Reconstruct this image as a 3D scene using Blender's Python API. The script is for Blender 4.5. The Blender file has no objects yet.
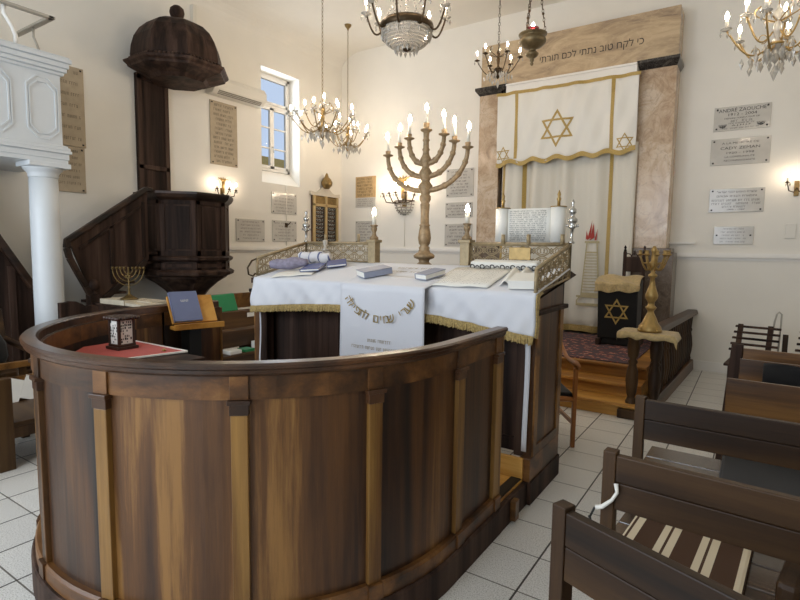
import bpy, math, random
from mathutils import Vector, Matrix
from mathutils.geometry import delaunay_2d_cdt
random.seed(7)
PI = math.pi
C = bpy.context.scene.collection
R = math.radians
# ------------------------------------------------------------------ helpers
OFF = {}

class MB:
    """collects shapes; build() links them as ONE mesh object"""
    def __init__(self): self.v = []; self.f = []; self.s = []
    def add(self, vs, fs, smooth=False):
        n = len(self.v); self.v += [tuple(p) for p in vs]
        for f in fs: self.f.append(tuple(i + n for i in f)); self.s.append(smooth)
        return self
    def box(self, a, b, M=None):
        (x0, y0, z0), (x1, y1, z1) = a, b
        vs = [(x0,y0,z0),(x1,y0,z0),(x1,y1,z0),(x0,y1,z0),(x0,y0,z1),(x1,y0,z1),(x1,y1,z1),(x0,y1,z1)]
        if M is not None: vs = [M @ Vector(p) for p in vs]
        return self.add(vs, [(3,2,1,0),(4,5,6,7),(0,1,5,4),(1,2,6,5),(2,3,7,6),(3,0,4,7)])
    def cbox(self, c, s, M=None):
        h = [k/2 for k in s]
        return self.box([c[i]-h[i] for i in range(3)], [c[i]+h[i] for i in range(3)], M)
    def hexa(self, p):   # 8 points, bottom 4 ccw then top 4
        return self.add(p, [(3,2,1,0),(4,5,6,7),(0,1,5,4),(1,2,6,5),(2,3,7,6),(3,0,4,7)])
    def bar(self, a, b, w, h, up=(0,0,1)):
        a = Vector(a); b = Vector(b); d = (b-a).normalized(); s = d.cross(Vector(up))
        if s.length < 1e-5: s = d.cross(Vector((1,0,0)))
        s.normalize(); u = s.cross(d); s *= w/2; u *= h/2
        return self.hexa([a-s-u, a+s-u, b+s-u, b-s-u, a-s+u, a+s+u, b+s+u, b-s+u])
    def tube(self, pts, r, n=8, caps=True):
        pts = [Vector(p) for p in pts]; m = len(pts)
        rs = r if isinstance(r, (list, tuple)) else [r]*m
        vs = []; t0 = (pts[1]-pts[0]).normalized()
        ref = Vector((0,0,1)) if abs(t0.z) < .9 else Vector((1,0,0))
        u = t0.cross(ref).normalized()
        for i, p in enumerate(pts):
            t = (pts[min(i+1,m-1)]-pts[max(i-1,0)])
            t = t.normalized() if t.length > 1e-9 else t0
            u = (u - t*u.dot(t))
            u = u.normalized() if u.length > 1e-6 else t.orthogonal().normalized()
            w = t.cross(u)
            for k in range(n):
                a = 2*PI*k/n; vs.append(p + (u*math.cos(a)+w*math.sin(a))*rs[i])
        fs = [(i*n+k, i*n+(k+1)%n, (i+1)*n+(k+1)%n, (i+1)*n+k) for i in range(m-1) for k in range(n)]
        if caps: fs += [tuple(reversed(range(n))), tuple((m-1)*n+k for k in range(n))]
        return self.add(vs, fs, True)
    def lathe(self, prof, c=(0,0,0), n=20, smooth=True, rot=0, M=None, caps=True):
        vs = []; m = len(prof)
        for r, z in prof:
            for k in range(n):
                a = rot+2*PI*k/n
                p = Vector((max(r,1e-4)*math.cos(a), max(r,1e-4)*math.sin(a), z))
                if M is not None: p = M @ p
                vs.append(Vector(c)+p)
        fs = [(i*n+k, i*n+(k+1)%n, (i+1)*n+(k+1)%n, (i+1)*n+k) for i in range(m-1) for k in range(n)]
        if caps: fs += [tuple(reversed(range(n))), tuple((m-1)*n+k for k in range(n))]
        return self.add(vs, fs, smooth)
    def ball(self, c, r, n=10, sz=1.0):
        return self.lathe([(r*math.sin(PI*i/n), -r*sz*math.cos(PI*i/n)) for i in range(n+1)], c, n+2)
    def prism(self, poly, dv, smooth=False):   # poly: list of 3d points, extruded by dv
        n = len(poly); dv = Vector(dv); vs = [Vector(p) for p in poly]; vs += [p+dv for p in vs]
        fs = [tuple(reversed(range(n))), tuple(range(n,2*n))] + [(i,(i+1)%n,n+(i+1)%n,n+i) for i in range(n)]
        return self.add(vs, fs, smooth)
    def grid(self, fn, nu, nv, smooth=True):
        vs = [fn(i/nu, j/nv) for j in range(nv+1) for i in range(nu+1)]
        fs = [(j*(nu+1)+i, j*(nu+1)+i+1, (j+1)*(nu+1)+i+1, (j+1)*(nu+1)+i) for j in range(nv) for i in range(nu)]
        return self.add(vs, fs, smooth)
    def torus(self, c, R_, r, axis='z', n=20, m=6, M=None, arc=2*PI):
        vs = []; full = abs(arc-2*PI) < 1e-6; k = n if full else n+1
        for i in range(k):
            a = arc*i/n
            for j in range(m):
                b = 2*PI*j/m; q = R_+r*math.cos(b)
                p = Vector((q*math.cos(a), q*math.sin(a), r*math.sin(b)))
                if axis == 'y': p = Vector((p.x, p.z, p.y))
                if axis == 'x': p = Vector((p.z, p.x, p.y))
                if M is not None: p = M @ p
                vs.append(Vector(c)+p)
        fs = [(i*m+j, ((i+1)%k)*m+j, ((i+1)%k)*m+(j+1)%m, i*m+(j+1)%m) for i in range(n) for j in range(m)]
        return self.add(vs, fs, True)
    def sweep(self, path, prof, closed_prof=True):
        """path: list of ((x,y),(nx,ny)); prof: list of (offset outward, z), counter-clockwise"""
        m = len(prof); vs = [(p[0]+n[0]*o, p[1]+n[1]*o, z) for p, n in path for o, z in prof]
        fs = [(i*m+j, (i+1)*m+j, (i+1)*m+(j+1)%m, i*m+(j+1)%m) for i in range(len(path)-1) for j in range(m)]
        fs += [tuple(range(m)), tuple(reversed([(len(path)-1)*m+j for j in range(m)]))]
        return self.add(vs, fs)
    def build(self, name, m, parent=None, bevel=0, solid=0, fix=True, kind=None, label=None):
        me = bpy.data.meshes.new(name); vs = self.v
        off = OFF.get(parent.name) if parent else None
        if off is not None: vs = [(p[0]-off[0], p[1]-off[1], p[2]-off[2]) for p in vs]
        me.from_pydata(vs, [], self.f); me.polygons.foreach_set('use_smooth', self.s); me.update()
        if fix:
            import bmesh
            bm = bmesh.new(); bm.from_mesh(me); bmesh.ops.recalc_face_normals(bm, faces=bm.faces); bm.to_mesh(me); bm.free()
        me.materials.append(m)
        o = bpy.data.objects.new(name, me); C.objects.link(o)
        if parent:
            o.parent = parent
            if off is not None: OFF[o.name] = off
        if solid:
            s = o.modifiers.new('solid', 'SOLIDIFY'); s.thickness = solid; s.offset = 0
        if bevel:
            b = o.modifiers.new('bevel', 'BEVEL'); b.width = bevel; b.segments = 2; b.limit_method = 'ANGLE'; b.angle_limit = R(35)
        if kind: o['kind'] = kind
        if label: o['label'] = label
        return o

def tag(o, label, cat, group=None):
    o['label'] = label; o['category'] = cat
    if group: o['group'] = group
    return o
def thing(name, label, cat, loc=(0,0,0), group=None, local=False):
    o = bpy.data.objects.new(name, None); C.objects.link(o); o.location = loc; o.empty_display_size = .1
    if not local: OFF[o.name] = Vector(loc)
    return tag(o, label, cat, group)
def single(mb, name, m, label, cat, group=None, loc=None, **k):
    """a top-level thing that is one mesh; its origin goes to its base"""
    if loc is None:
        xs, ys, zs = zip(*mb.v); loc = ((min(xs)+max(xs))/2, (min(ys)+max(ys))/2, min(zs))
    mb.v = [(p[0]-loc[0], p[1]-loc[1], p[2]-loc[2]) for p in mb.v]
    o = mb.build(name, m, None, **k); o.location = loc
    return tag(o, label, cat, group)
def struct(mb, name, m, **k): return mb.build(name, m, None, kind='structure', **k)
def copy_tree(o, parent=None):
    c = o.copy(); C.objects.link(c)
    if parent: c.parent = parent
    for ch in list(o.children): copy_tree(ch, c)
    return c

# ------------------------------------------------------------------ materials
def lin(h):
    h = h.lstrip('#'); cs = [int(h[i:i+2], 16)/255 for i in (0,2,4)]
    return tuple((c/12.92 if c <= .04045 else ((c+.055)/1.055)**2.4) for c in cs) + (1,)
def base_mat(name):
    m = bpy.data.materials.new(name); m.use_nodes = True; nt = m.node_tree
    return m, nt, nt.nodes['Principled BSDF']
def N(nt, t, **k):
    n = nt.nodes.new(t)
    for a, b in k.items():
        if a.startswith('i_'): n.inputs[a[2:].replace('_',' ')].default_value = b
        else: setattr(n, a, b)
    return n
def ramp(nt, stops):
    n = nt.nodes.new('ShaderNodeValToRGB'); e = n.color_ramp.elements
    while len(e) < len(stops): e.new(.5)
    for el, (p, c) in zip(e, stops): el.position = p; el.color = c
    return n
def plain(name, col, rough=.5, metal=0, var=.06, scale=14, bump=0, spec=.5, **k):
    m, nt, b = base_mat(name); L = nt.links.new
    c = lin(col)
    if var:
        tc = N(nt,'ShaderNodeTexCoord'); no = N(nt,'ShaderNodeTexNoise', i_Scale=scale, i_Detail=4.0)
        L(tc.outputs['Object'], no.inputs['Vector'])
        rp = ramp(nt, [(.25, tuple(x*(1-var*1.6) for x in c[:3])+(1,)), (.75, tuple(min(1,x*(1+var)) for x in c[:3])+(1,))])
        L(no.outputs['Fac'], rp.inputs['Fac']); L(rp.outputs['Color'], b.inputs['Base Color'])
        if bump:
            bp = N(nt,'ShaderNodeBump', i_Strength=bump, i_Distance=.01); L(no.outputs['Fac'], bp.inputs['Height']); L(bp.outputs['Normal'], b.inputs['Normal'])
    else: b.inputs['Base Color'].default_value = c
    b.inputs['Roughness'].default_value = rough; b.inputs['Metallic'].default_value = metal
    b.inputs['Specular IOR Level'].default_value = spec
    for a, v in k.items(): b.inputs[a.replace('_',' ')].default_value = v
    return m
def wood(name, cols, axis='Z', scale=1.0, rough=.38, streak=1.0, rnd=.35, spec=.45, coat=0):
    """grain stretched along an axis; wide tone bands with fine grain on top; tone shifts per object"""
    m, nt, b = base_mat(name); L = nt.links.new
    tc = N(nt,'ShaderNodeTexCoord'); oi = N(nt,'ShaderNodeObjectInfo')
    add = N(nt,'ShaderNodeVectorMath', operation='ADD')
    sc = N(nt,'ShaderNodeVectorMath', operation='SCALE'); sc.inputs['Scale'].default_value = 7.0
    cb = N(nt,'ShaderNodeCombineXYZ'); 
    for i in range(3): L(oi.outputs['Random'], cb.inputs[i])
    L(cb.outputs[0], sc.inputs[0]); L(tc.outputs['Object'], add.inputs[0]); L(sc.outputs[0], add.inputs[1])
    st = {'X':(.05,1,1), 'Y':(1,.05,1), 'Z':(1,1,.05)}[axis]
    mp = N(nt,'ShaderNodeMapping'); mp.inputs['Scale'].default_value = [s*scale for s in st]; L(add.outputs[0], mp.inputs['Vector'])
    n1 = N(nt,'ShaderNodeTexNoise', i_Scale=5.0*streak, i_Detail=3.0, i_Distortion=.6); L(mp.outputs[0], n1.inputs['Vector'])
    n2 = N(nt,'ShaderNodeTexNoise', i_Scale=60.0, i_Detail=6.0, i_Roughness=.75, i_Distortion=.3); L(mp.outputs[0], n2.inputs['Vector'])
    mix = N(nt,'ShaderNodeMath', operation='MULTIPLY_ADD'); mix.inputs[1].default_value = .3
    L(n2.outputs['Fac'], mix.inputs[0]); L(n1.outputs['Fac'], mix.inputs[2])
    r2 = N(nt,'ShaderNodeMath', operation='MULTIPLY_ADD'); r2.inputs[1].default_value = rnd; L(oi.outputs['Random'], r2.inputs[0]); L(mix.outputs[0], r2.inputs[2])
    s2 = N(nt,'ShaderNodeMath', operation='SUBTRACT'); s2.inputs[1].default_value = .15+rnd/2; L(r2.outputs[0], s2.inputs[0])
    k = len(cols); rp = ramp(nt, [(.3+.42*i/(k-1), lin(c)) for i, c in enumerate(cols)])
    L(s2.outputs[0], rp.inputs['Fac']); L(rp.outputs['Color'], b.inputs['Base Color'])
    bp = N(nt,'ShaderNodeBump', i_Strength=.12, i_Distance=.004); L(n2.outputs['Fac'], bp.inputs['Height']); L(bp.outputs['Normal'], b.inputs['Normal'])
    b.inputs['Roughness'].default_value = rough; b.inputs['Specular IOR Level'].default_value = spec
    if coat: b.inputs['Coat Weight'].default_value = coat; b.inputs['Coat Roughness'].default_value = .2
    return m
def marble(name, cols, scale, rough=.2, vein='#b09a88'):
    m, nt, b = base_mat(name); L = nt.links.new
    tc = N(nt,'ShaderNodeTexCoord'); mp = N(nt,'ShaderNodeMapping'); mp.inputs['Rotation'].default_value = (0, R(28), 0); mp.inputs['Scale'].default_value = scale
    L(tc.outputs['Object'], mp.inputs['Vector'])
    n1 = N(nt,'ShaderNodeTexNoise', i_Scale=1.6, i_Detail=9.0, i_Roughness=.66, i_Distortion=1.3); L(mp.outputs[0], n1.inputs['Vector'])
    k = len(cols); rp = ramp(nt, [(.28+.44*i/(k-1), lin(c)) for i, c in enumerate(cols)]); L(n1.outputs['Fac'], rp.inputs['Fac'])
    n2 = N(nt,'ShaderNodeTexNoise', i_Scale=2.3, i_Detail=7.0, i_Distortion=2.2); L(mp.outputs[0], n2.inputs['Vector'])
    a = N(nt,'ShaderNodeMath', operation='SUBTRACT'); a.inputs[1].default_value = .5; L(n2.outputs['Fac'], a.inputs[0])
    ab = N(nt,'ShaderNodeMath', operation='ABSOLUTE'); L(a.outputs[0], ab.inputs[0])
    r2 = ramp(nt, [(0, (1,1,1,1)), (.03, (0,0,0,1))]); L(ab.outputs[0], r2.inputs['Fac'])
    f = N(nt,'ShaderNodeMath', operation='MULTIPLY'); f.inputs[1].default_value = .3; L(r2.outputs['Color'], f.inputs[0])
    mx = N(nt,'ShaderNodeMix', data_type='RGBA'); L(f.outputs[0], mx.inputs['Factor']); L(rp.outputs['Color'], mx.inputs['A']); mx.inputs['B'].default_value = lin(vein)
    L(mx.outputs['Result'], b.inputs['Base Color']); b.inputs['Roughness'].default_value = rough
    return m
def glow(name, col, strength):
    m, nt, b = base_mat(name)
    b.inputs['Base Color'].default_value = lin(col); b.inputs['Emission Color'].default_value = lin(col); b.inputs['Emission Strength'].default_value = strength
    return m
def tile_mat():
    m, nt, b = base_mat('floor_tiles'); L = nt.links.new
    g = N(nt,'ShaderNodeNewGeometry'); sp = N(nt,'ShaderNodeSeparateXYZ'); L(g.outputs['Position'], sp.inputs[0])
    outs = []
    for ax, pitch, o, w in (('X', .3325, -.836, .010), ('Y', .3245, 2.601, .008)):
        a = N(nt,'ShaderNodeMath', operation='SUBTRACT'); a.inputs[1].default_value = o; L(sp.outputs[ax], a.inputs[0])
        d = N(nt,'ShaderNodeMath', operation='DIVIDE'); d.inputs[1].default_value = pitch; L(a.outputs[0], d.inputs[0])
        r = N(nt,'ShaderNodeMath', operation='ROUND'); L(d.outputs[0], r.inputs[0])
        s = N(nt,'ShaderNodeMath', operation='SUBTRACT'); L(d.outputs[0], s.inputs[0]); L(r.outputs[0], s.inputs[1])
        ab = N(nt,'ShaderNodeMath', operation='ABSOLUTE'); L(s.outputs[0], ab.inputs[0])
        lt = N(nt,'ShaderNodeMath', operation='LESS_THAN'); lt.inputs[1].default_value = w/2/pitch; L(ab.outputs[0], lt.inputs[0])
        fl = N(nt,'ShaderNodeMath', operation='FLOOR'); L(d.outputs[0], fl.inputs[0])
        outs.append((lt, fl))
    no = N(nt,'ShaderNodeTexNoise', i_Scale=150.0, i_Detail=2.0); L(g.outputs['Position'], no.inputs['Vector'])
    rp = ramp(nt, [(.3, lin('#b4b0a8')), (.5, lin('#e4e1da')), (.7, lin('#efede8'))]); L(no.outputs['Fac'], rp.inputs['Fac'])
    cb = N(nt,'ShaderNodeCombineXYZ'); L(outs[0][1].outputs[0], cb.inputs[0]); L(outs[1][1].outputs[0], cb.inputs[1])
    wn = N(nt,'ShaderNodeTexWhiteNoise', noise_dimensions='2D'); L(cb.outputs[0], wn.inputs['Vector'])
    hv = N(nt,'ShaderNodeHueSaturation'); mm = N(nt,'ShaderNodeMapRange'); mm.inputs['To Min'].default_value = .93; mm.inputs['To Max'].default_value = 1.03
    L(wn.outputs['Value'], mm.inputs['Value']); L(mm.outputs[0], hv.inputs['Value']); L(rp.outputs['Color'], hv.inputs['Color'])
    m1 = N(nt,'ShaderNodeMix', data_type='RGBA'); L(outs[1][0].outputs[0], m1.inputs['Factor']); L(hv.outputs['Color'], m1.inputs['A']); m1.inputs['B'].default_value = lin('#716b63')
    m2 = N(nt,'ShaderNodeMix', data_type='RGBA'); L(outs[0][0].outputs[0], m2.inputs['Factor']); L(m1.outputs['Result'], m2.inputs['A']); m2.inputs['B'].default_value = lin('#3c3732')
    L(m2.outputs['Result'], b.inputs['Base Color']); b.inputs['Roughness'].default_value = .38
    return m
def cloth_mat(name, col, rough=.75, var=.05, weave=260, sheen=.15, trans=0):
    m, nt, b = base_mat(name); L = nt.links.new
    tc = N(nt,'ShaderNodeTexCoord'); no = N(nt,'ShaderNodeTexNoise', i_Scale=float(weave), i_Detail=2.0); L(tc.outputs['Object'], no.inputs['Vector'])
    c = lin(col); rp = ramp(nt, [(.3, tuple(x*(1-var) for x in c[:3])+(1,)), (.7, c)]); L(no.outputs['Fac'], rp.inputs['Fac']); L(rp.outputs['Color'], b.inputs['Base Color'])
    bp = N(nt,'ShaderNodeBump', i_Strength=.08, i_Distance=.002); L(no.outputs['Fac'], bp.inputs['Height']); L(bp.outputs['Normal'], b.inputs['Normal'])
    b.inputs['Roughness'].default_value = rough; b.inputs['Sheen Weight'].default_value = sheen
    return m
def rug_mat():
    m, nt, b = base_mat('persian_rug'); L = nt.links.new
    tc = N(nt,'ShaderNodeTexCoord')
    vo = N(nt,'ShaderNodeTexVoronoi', i_Scale=14.0, distance='MANHATTAN'); L(tc.outputs['Object'], vo.inputs['Vector'])
    no = N(nt,'ShaderNodeTexNoise', i_Scale=44.0, i_Detail=3.0); L(tc.outputs['Object'], no.inputs['Vector'])
    ad = N(nt,'ShaderNodeMath', operation='MULTIPLY_ADD'); ad.inputs[1].default_value = .8; L(vo.outputs['Distance'], ad.inputs[0]); L(no.outputs['Fac'], ad.inputs[2])
    rp = ramp(nt, [(.30, lin('#43323a')), (.44, lin('#9c544c')), (.62, lin('#ae6656')), (.72, lin('#bfa690')), (.80, lin('#7d3f3c')), (1.0, lin('#4b3d44'))]); rp.color_ramp.interpolation = 'CONSTANT'
    L(ad.outputs[0], rp.inputs['Fac']); L(rp.outputs['Color'], b.inputs['Base Color']); b.inputs['Roughness'].default_value = .95
    return m
def stripe_mat(name, stops, axis, pitch, off=0):
    m, nt, b = base_mat(name); L = nt.links.new
    tc = N(nt,'ShaderNodeTexCoord'); sp = N(nt,'ShaderNodeSeparateXYZ'); L(tc.outputs['Object'], sp.inputs[0])
    a = N(nt,'ShaderNodeMath', operation='DIVIDE'); a.inputs[1].default_value = pitch; L(sp.outputs[axis], a.inputs[0])
    ao = N(nt,'ShaderNodeMath', operation='ADD'); ao.inputs[1].default_value = off; L(a.outputs[0], ao.inputs[0])
    f = N(nt,'ShaderNodeMath', operation='FRACT'); L(ao.outputs[0], f.inputs[0])
    rp = ramp(nt, [(p, lin(c)) for p, c in stops]); rp.color_ramp.interpolation = 'CONSTANT'
    L(f.outputs[0], rp.inputs['Fac']); L(rp.outputs['Color'], b.inputs['Base Color']); b.inputs['Roughness'].default_value = .9
    return m

M_wall = plain('white_plaster', '#efebe2', .85, var=.015, scale=3, bump=.03, spec=.2)
M_trimw = plain('white_paint', '#efece6', .45, var=.01)
M_gal = plain('white_gloss_paint', '#d6dadc', .4, var=.01)
M_tile = tile_mat()
M_walnut = wood('walnut', ['#1c1109', '#331e0f', '#4a2e16', '#5d3c1d', '#8a6334'], 'Z', 1.0, .42, 1.4, .3, coat=.06)
M_walnutrim = wood('walnut_rim', ['#2b1a10', '#4a2f1c', '#6d4a2e'], 'X', .8, .3, 1.0, .1, coat=.2)
M_pilaster = wood('walnut_pilaster', ['#34200d', '#5f3e1a', '#83602f', '#9a733b'], 'Z', 1.0, .4, 1.2, .12)
M_wband = wood('walnut_band', ['#2c1a0b', '#4e3117', '#6f4924', '#876033'], 'X', .8, .4, 1.3, .12)
M_dark = wood('dark_oak', ['#1d1410', '#32241d', '#46342b', '#554338'], 'Z', 1.0, .62, 1.6, .12, spec=.15)
M_darkh = wood('dark_oak_long', ['#140c08', '#281a12', '#3c281c', '#4a3325'], 'Y', 1.0, .42, 1.4, .15, spec=.35)
M_pew = wood('pew_wood', ['#180e06', '#2d1c0d', '#402b16', '#50391f'], 'X', 1.0, .46, 1.4, .2, spec=.3)
M_pewv = wood('pew_wood_upright', ['#1a1008', '#2e1d0e', '#412c17', '#513a20'], 'Z', 1.0, .48, 1.2, .15, spec=.3)
M_oak = wood('golden_oak', ['#7d5426', '#a87538', '#cb9648', '#dcab60'], 'X', 1.0, .4, 1.0, .15)
M_beech = wood('beech', ['#8a5527', '#a96b33', '#c0824a'], 'Z', 1.0, .35, 1.0, .1)
M_pine = wood('honey_wood', ['#a06a28', '#bf8638', '#cf9a4a'], 'X', 1.2, .45, 1.2, .1)
M_deskw = wood('desk_wood', ['#33200f', '#553718', '#7a5428', '#8d6534'], 'X', 1.0, .4, 1.0, .2)
M_pink = marble('pink_marble', ['#86705c', '#b59a7e', '#c9b196', '#d8c6b0', '#bfa58c'], (1.6, 1.6, 1.3), .18, '#80604f')
M_tan = marble('tan_marble', ['#7d6d62', '#b09a7e', '#c6af8f', '#d2bd9d'], (.9, .9, 2.6), .2, '#d6c2a2')
M_blackm = marble('black_marble', ['#1d1b1a', '#2c2927', '#3a3633', '#6d655e'], (4, 4, 4), .15, '#97908a')
M_brownm = marble('brown_marble', ['#4d4136', '#6e5f50', '#85776a'], (2.5, 2.5, 2.5), .2, '#a29586')
M_grey = plain('grey_stone', '#8f8a80', .5, var=.08)
M_plaque = plain('plaque_marble', '#c9c5bd', .14, var=.05, scale=9)
M_stone = plain('beige_stone', '#b3a48c', .6, var=.08, scale=12)
M_tanst = plain('ochre_stone', '#bd9f70', .6, var=.08, scale=12)
M_ink = plain('engraved_black', '#2a2623', .7, var=0)
M_greyink = plain('engraved_grey', '#5d564c', .7, var=0)
M_goldink = plain('gold_lettering', '#8d7432', .45, metal=.35, var=0)
M_brass = plain('aged_brass', '#8f774c', .38, metal=.75, var=.18, scale=30)
M_bronze = plain('weathered_bronze', '#9b8362', .48, metal=.35, var=.2, scale=40, bump=.3)
M_lattice = plain('painted_bronze', '#a3906e', .5, metal=.25, var=.15, scale=40)
M_dbrass = plain('dark_bronze', '#4a3b28', .4, metal=.75, var=.15, scale=30)
M_gold = plain('gilt_brass', '#a98c55', .38, metal=.6, var=.12, scale=30)
M_silver = plain('silver', '#b9b7b2', .25, metal=.95, var=.1)
M_steel = plain('painted_steel', '#b3ada2', .4, metal=.3, var=.03)
M_crystal, _nt, _b = base_mat('cut_crystal')
_b.inputs['Transmission Weight'].default_value = .6; _b.inputs['Roughness'].default_value = .08; _b.inputs['IOR'].default_value = 1.5; _b.inputs['Base Color'].default_value = lin('#f6f0e4')
M_glass, _nt, _b = base_mat('window_glass')
_b.inputs['Transmission Weight'].default_value = 1; _b.inputs['Roughness'].default_value = 0; _b.inputs['IOR'].default_value = 1.05; _b.inputs['Base Color'].default_value = (.97,.98,1,1)
M_bulb = glow('warm_bulb', '#ffe8cb', 102)
M_candle = plain('candle_sleeve', '#ece6d6', .5, var=.02)
M_redglass, _nt, _b = base_mat('red_glass')
_b.inputs['Transmission Weight'].default_value = .7; _b.inputs['Base Color'].default_value = lin('#d8505a'); _b.inputs['Roughness'].default_value = .1
M_white = cloth_mat('white_satin', '#e9e6de', .5, .03)
M_linen = cloth_mat('white_linen', '#d9dadf', .7, .03)
M_ivory = cloth_mat('ivory_curtain', '#e2ddd0', .7, .05)
M_goldtrim = cloth_mat('gold_braid', '#c3a458', .5, .35, 120)
M_fringe = cloth_mat('gold_fringe', '#c0a566', .7, .55, 90)
M_goldbroc = cloth_mat('gold_brocade', '#c9b07c', .5, .3, 40)
M_black = cloth_mat('black_velvet', '#0d0b0b', .9, .3)
M_red = cloth_mat('red_felt', '#b5351f', .9, .18, 90)
M_green = cloth_mat('green_cloth', '#23864f', .8, .1)
M_paper = plain('paper', '#ebe8df', .7, var=.02)
M_blue = plain('blue_cover', '#3a4a82', .5, var=.1)
M_bookgrey = plain('grey_blue_cover', '#9298ab', .5, var=.08)
M_lilac = plain('lilac_grey_cloth', '#8d8798', .8, var=.2, scale=30)
M_bluegrey = plain('slate_blue_cover', '#6b7392', .45, var=.05)
M_bluestripe = stripe_mat('blue_striped_shawl', [(0,'#d8d6d8'),(.68,'#5a628a'),(.8,'#d8d6d8')], 'X', .09)
M_rug = rug_mat()
M_cushion = stripe_mat('striped_cushion', [(0,'#4a3220'),(.45,'#dccfb4'),(.63,'#4a3220'),(.7,'#dccfb4'),(.9,'#4a3220')], 'X', .135, .1)
M_plastic = plain('black_plastic', '#15130f', .5, var=0)
M_ac = plain('white_plastic', '#e6e2d8', .4, var=0)
M_ochre = plain('ochre_render', '#b79a5c', .9, var=.1)
M_bframe = plain('brown_lacquer', '#3a2418', .4, var=.1)
M_redthread = plain('red_embroidery', '#a83a30', .7, var=0)
M_gilt = plain('pale_gilt', '#c2a878', .45, metal=.2, var=.1)
M_lampb = plain('lamp_bronze', '#75664a', .4, metal=.6, var=.2, scale=30)
M_embr = cloth_mat('pale_embroidery', '#c6b88f', .7, .3, 120)
M_seat = wood('pew_seat', ['#2a1d12', '#453223', '#5a4636'], 'X', 1.0, .2, 1.2, .15, spec=.7, coat=.4)
M_paperold = plain('aged_paper', '#c9bda6', .8, var=.08)
M_oldbrass = plain('old_brass', '#6e5a34', .4, metal=.7, var=.15)
M_pedi = plain('grey_white_paint', '#d2cabb', .5, var=.03)
M_balr = wood('balustrade_rail', ['#2a1a0e', '#46301b', '#624629'], 'Y', 1.0, .4, 1.2, .1)
M_pewl = wood('side_pew_wood', ['#24160c', '#3d2716', '#553a22', '#654829'], 'Y', 1.0, .45, 1.2, .2)
M_rose = wood('rosewood', ['#2a120c', '#46221a', '#5a3024'], 'Z', 1, .4)

# ------------------------------------------------------------------ writing
_tc = {}
def glyphs(s, size):
    if s not in _tc:
        cu = bpy.data.curves.new('t', 'FONT'); cu.body = s; cu.size = 1; cu.align_x = 'CENTER'; cu.align_y = 'CENTER'; cu.resolution_u = 2
        cu.dimensions = '3D'
        o = bpy.data.objects.new('t', cu); C.objects.link(o)
        me = bpy.data.meshes.new_from_object(o.evaluated_get(bpy.context.evaluated_depsgraph_get()))
        P = [Vector((v.co.x, v.co.y)) for v in me.vertices]; Ed = [(min(e.vertices), max(e.vertices)) if abs(e.vertices[0]-e.vertices[1]) == 1 else (max(e.vertices), min(e.vertices)) for e in me.edges]
        r = delaunay_2d_cdt(P, Ed, [], 1, 1e-5); F = []
        for t in r[2]:
            c = sum((r[0][i] for i in t), Vector((0,0)))/3; n = 0
            for a, b in Ed:
                p, q = P[a], P[b]
                if (p.y > c.y) != (q.y > c.y) and p.x+(c.y-p.y)*(q.x-p.x)/(q.y-p.y) > c.x: n += 1 if q.y > p.y else -1
            if n: F.append(tuple(t))
        _tc[s] = ([(v.x, v.y) for v in r[0]], F)
        bpy.data.objects.remove(o); bpy.data.curves.remove(cu); bpy.data.meshes.remove(me)
    v, f = _tc[s]
    return [(x*size, y*size) for x, y in v], f
def write(mb, s, size, o, xd, yd, width=None, rot=0):
    v, f = glyphs(s, size); o = Vector(o); xd = Vector(xd); yd = Vector(yd); k = 1
    if width and v:
        w = max(p[0] for p in v)-min(p[0] for p in v); k = width/w if w > 0 else 1
    c, sn = math.cos(rot), math.sin(rot)
    mb.add([o+xd*(x*k*c-y*sn)+yd*(x*k*sn+y*c) for x, y in v], f)
def heb(s): return s[::-1]
def scribble(mb, o, xd, yd, w, h, seed=0, fill=.9, hebrew=False):
    """one line of lettering too small to read: upright and level strokes grouped like words"""
    rg = random.Random(seed); o = Vector(o); xd = Vector(xd); yd = Vector(yd)
    t = h*.12
    def q(x0, y0, x1, y1): mb.add([o+xd*x0+yd*y0, o+xd*x1+yd*y0, o+xd*x1+yd*y1, o+xd*x0+yd*y1], [(0,1,2,3)])
    x = -w/2
    while x < w/2:
        n = rg.randint(3, 8)
        for _ in range(n):
            g = h*rg.uniform(.45, .7)
            if x+g > w/2: break
            k = rg.random()
            q(x, -h/2, x+t, h/2)
            if k < .7: q(x, h/2-t, x+g*.8, h/2)
            if k > .35: q(x+g*.8-t, -h/2, x+g*.8, h/2 if k > .5 else 0)
            if k > .75: q(x, -h/2, x+g*.8, -h/2+t)
            x += g+h*.16
        x += h*.6
        if rg.random() > fill: x += h
def star(mb, o, xd, yd, r, w, surf=None, rot=0):
    """six-pointed star outline; surf(p) may move a point onto a curved cloth"""
    o = Vector(o); xd = Vector(xd); yd = Vector(yd)
    for base in (90, -90):
        P = [(math.cos(R(base+120*k)), math.sin(R(base+120*k))) for k in range(3)]
        for k in range(3):
            a, b = P[k], P[(k+1)%3]; ro, ri = r, r-2*w
            n = 6; vs = []
            for i in range(n+1):
                t = i/n
                for q in (ro, ri):
                    p = o+xd*((a[0]*(1-t)+b[0]*t)*q)+yd*((a[1]*(1-t)+b[1]*t)*q)
                    vs.append(surf(p) if surf else p)
            mb.add(vs, [(2*i, 2*i+2, 2*i+3, 2*i+1) for i in range(n)])
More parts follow.
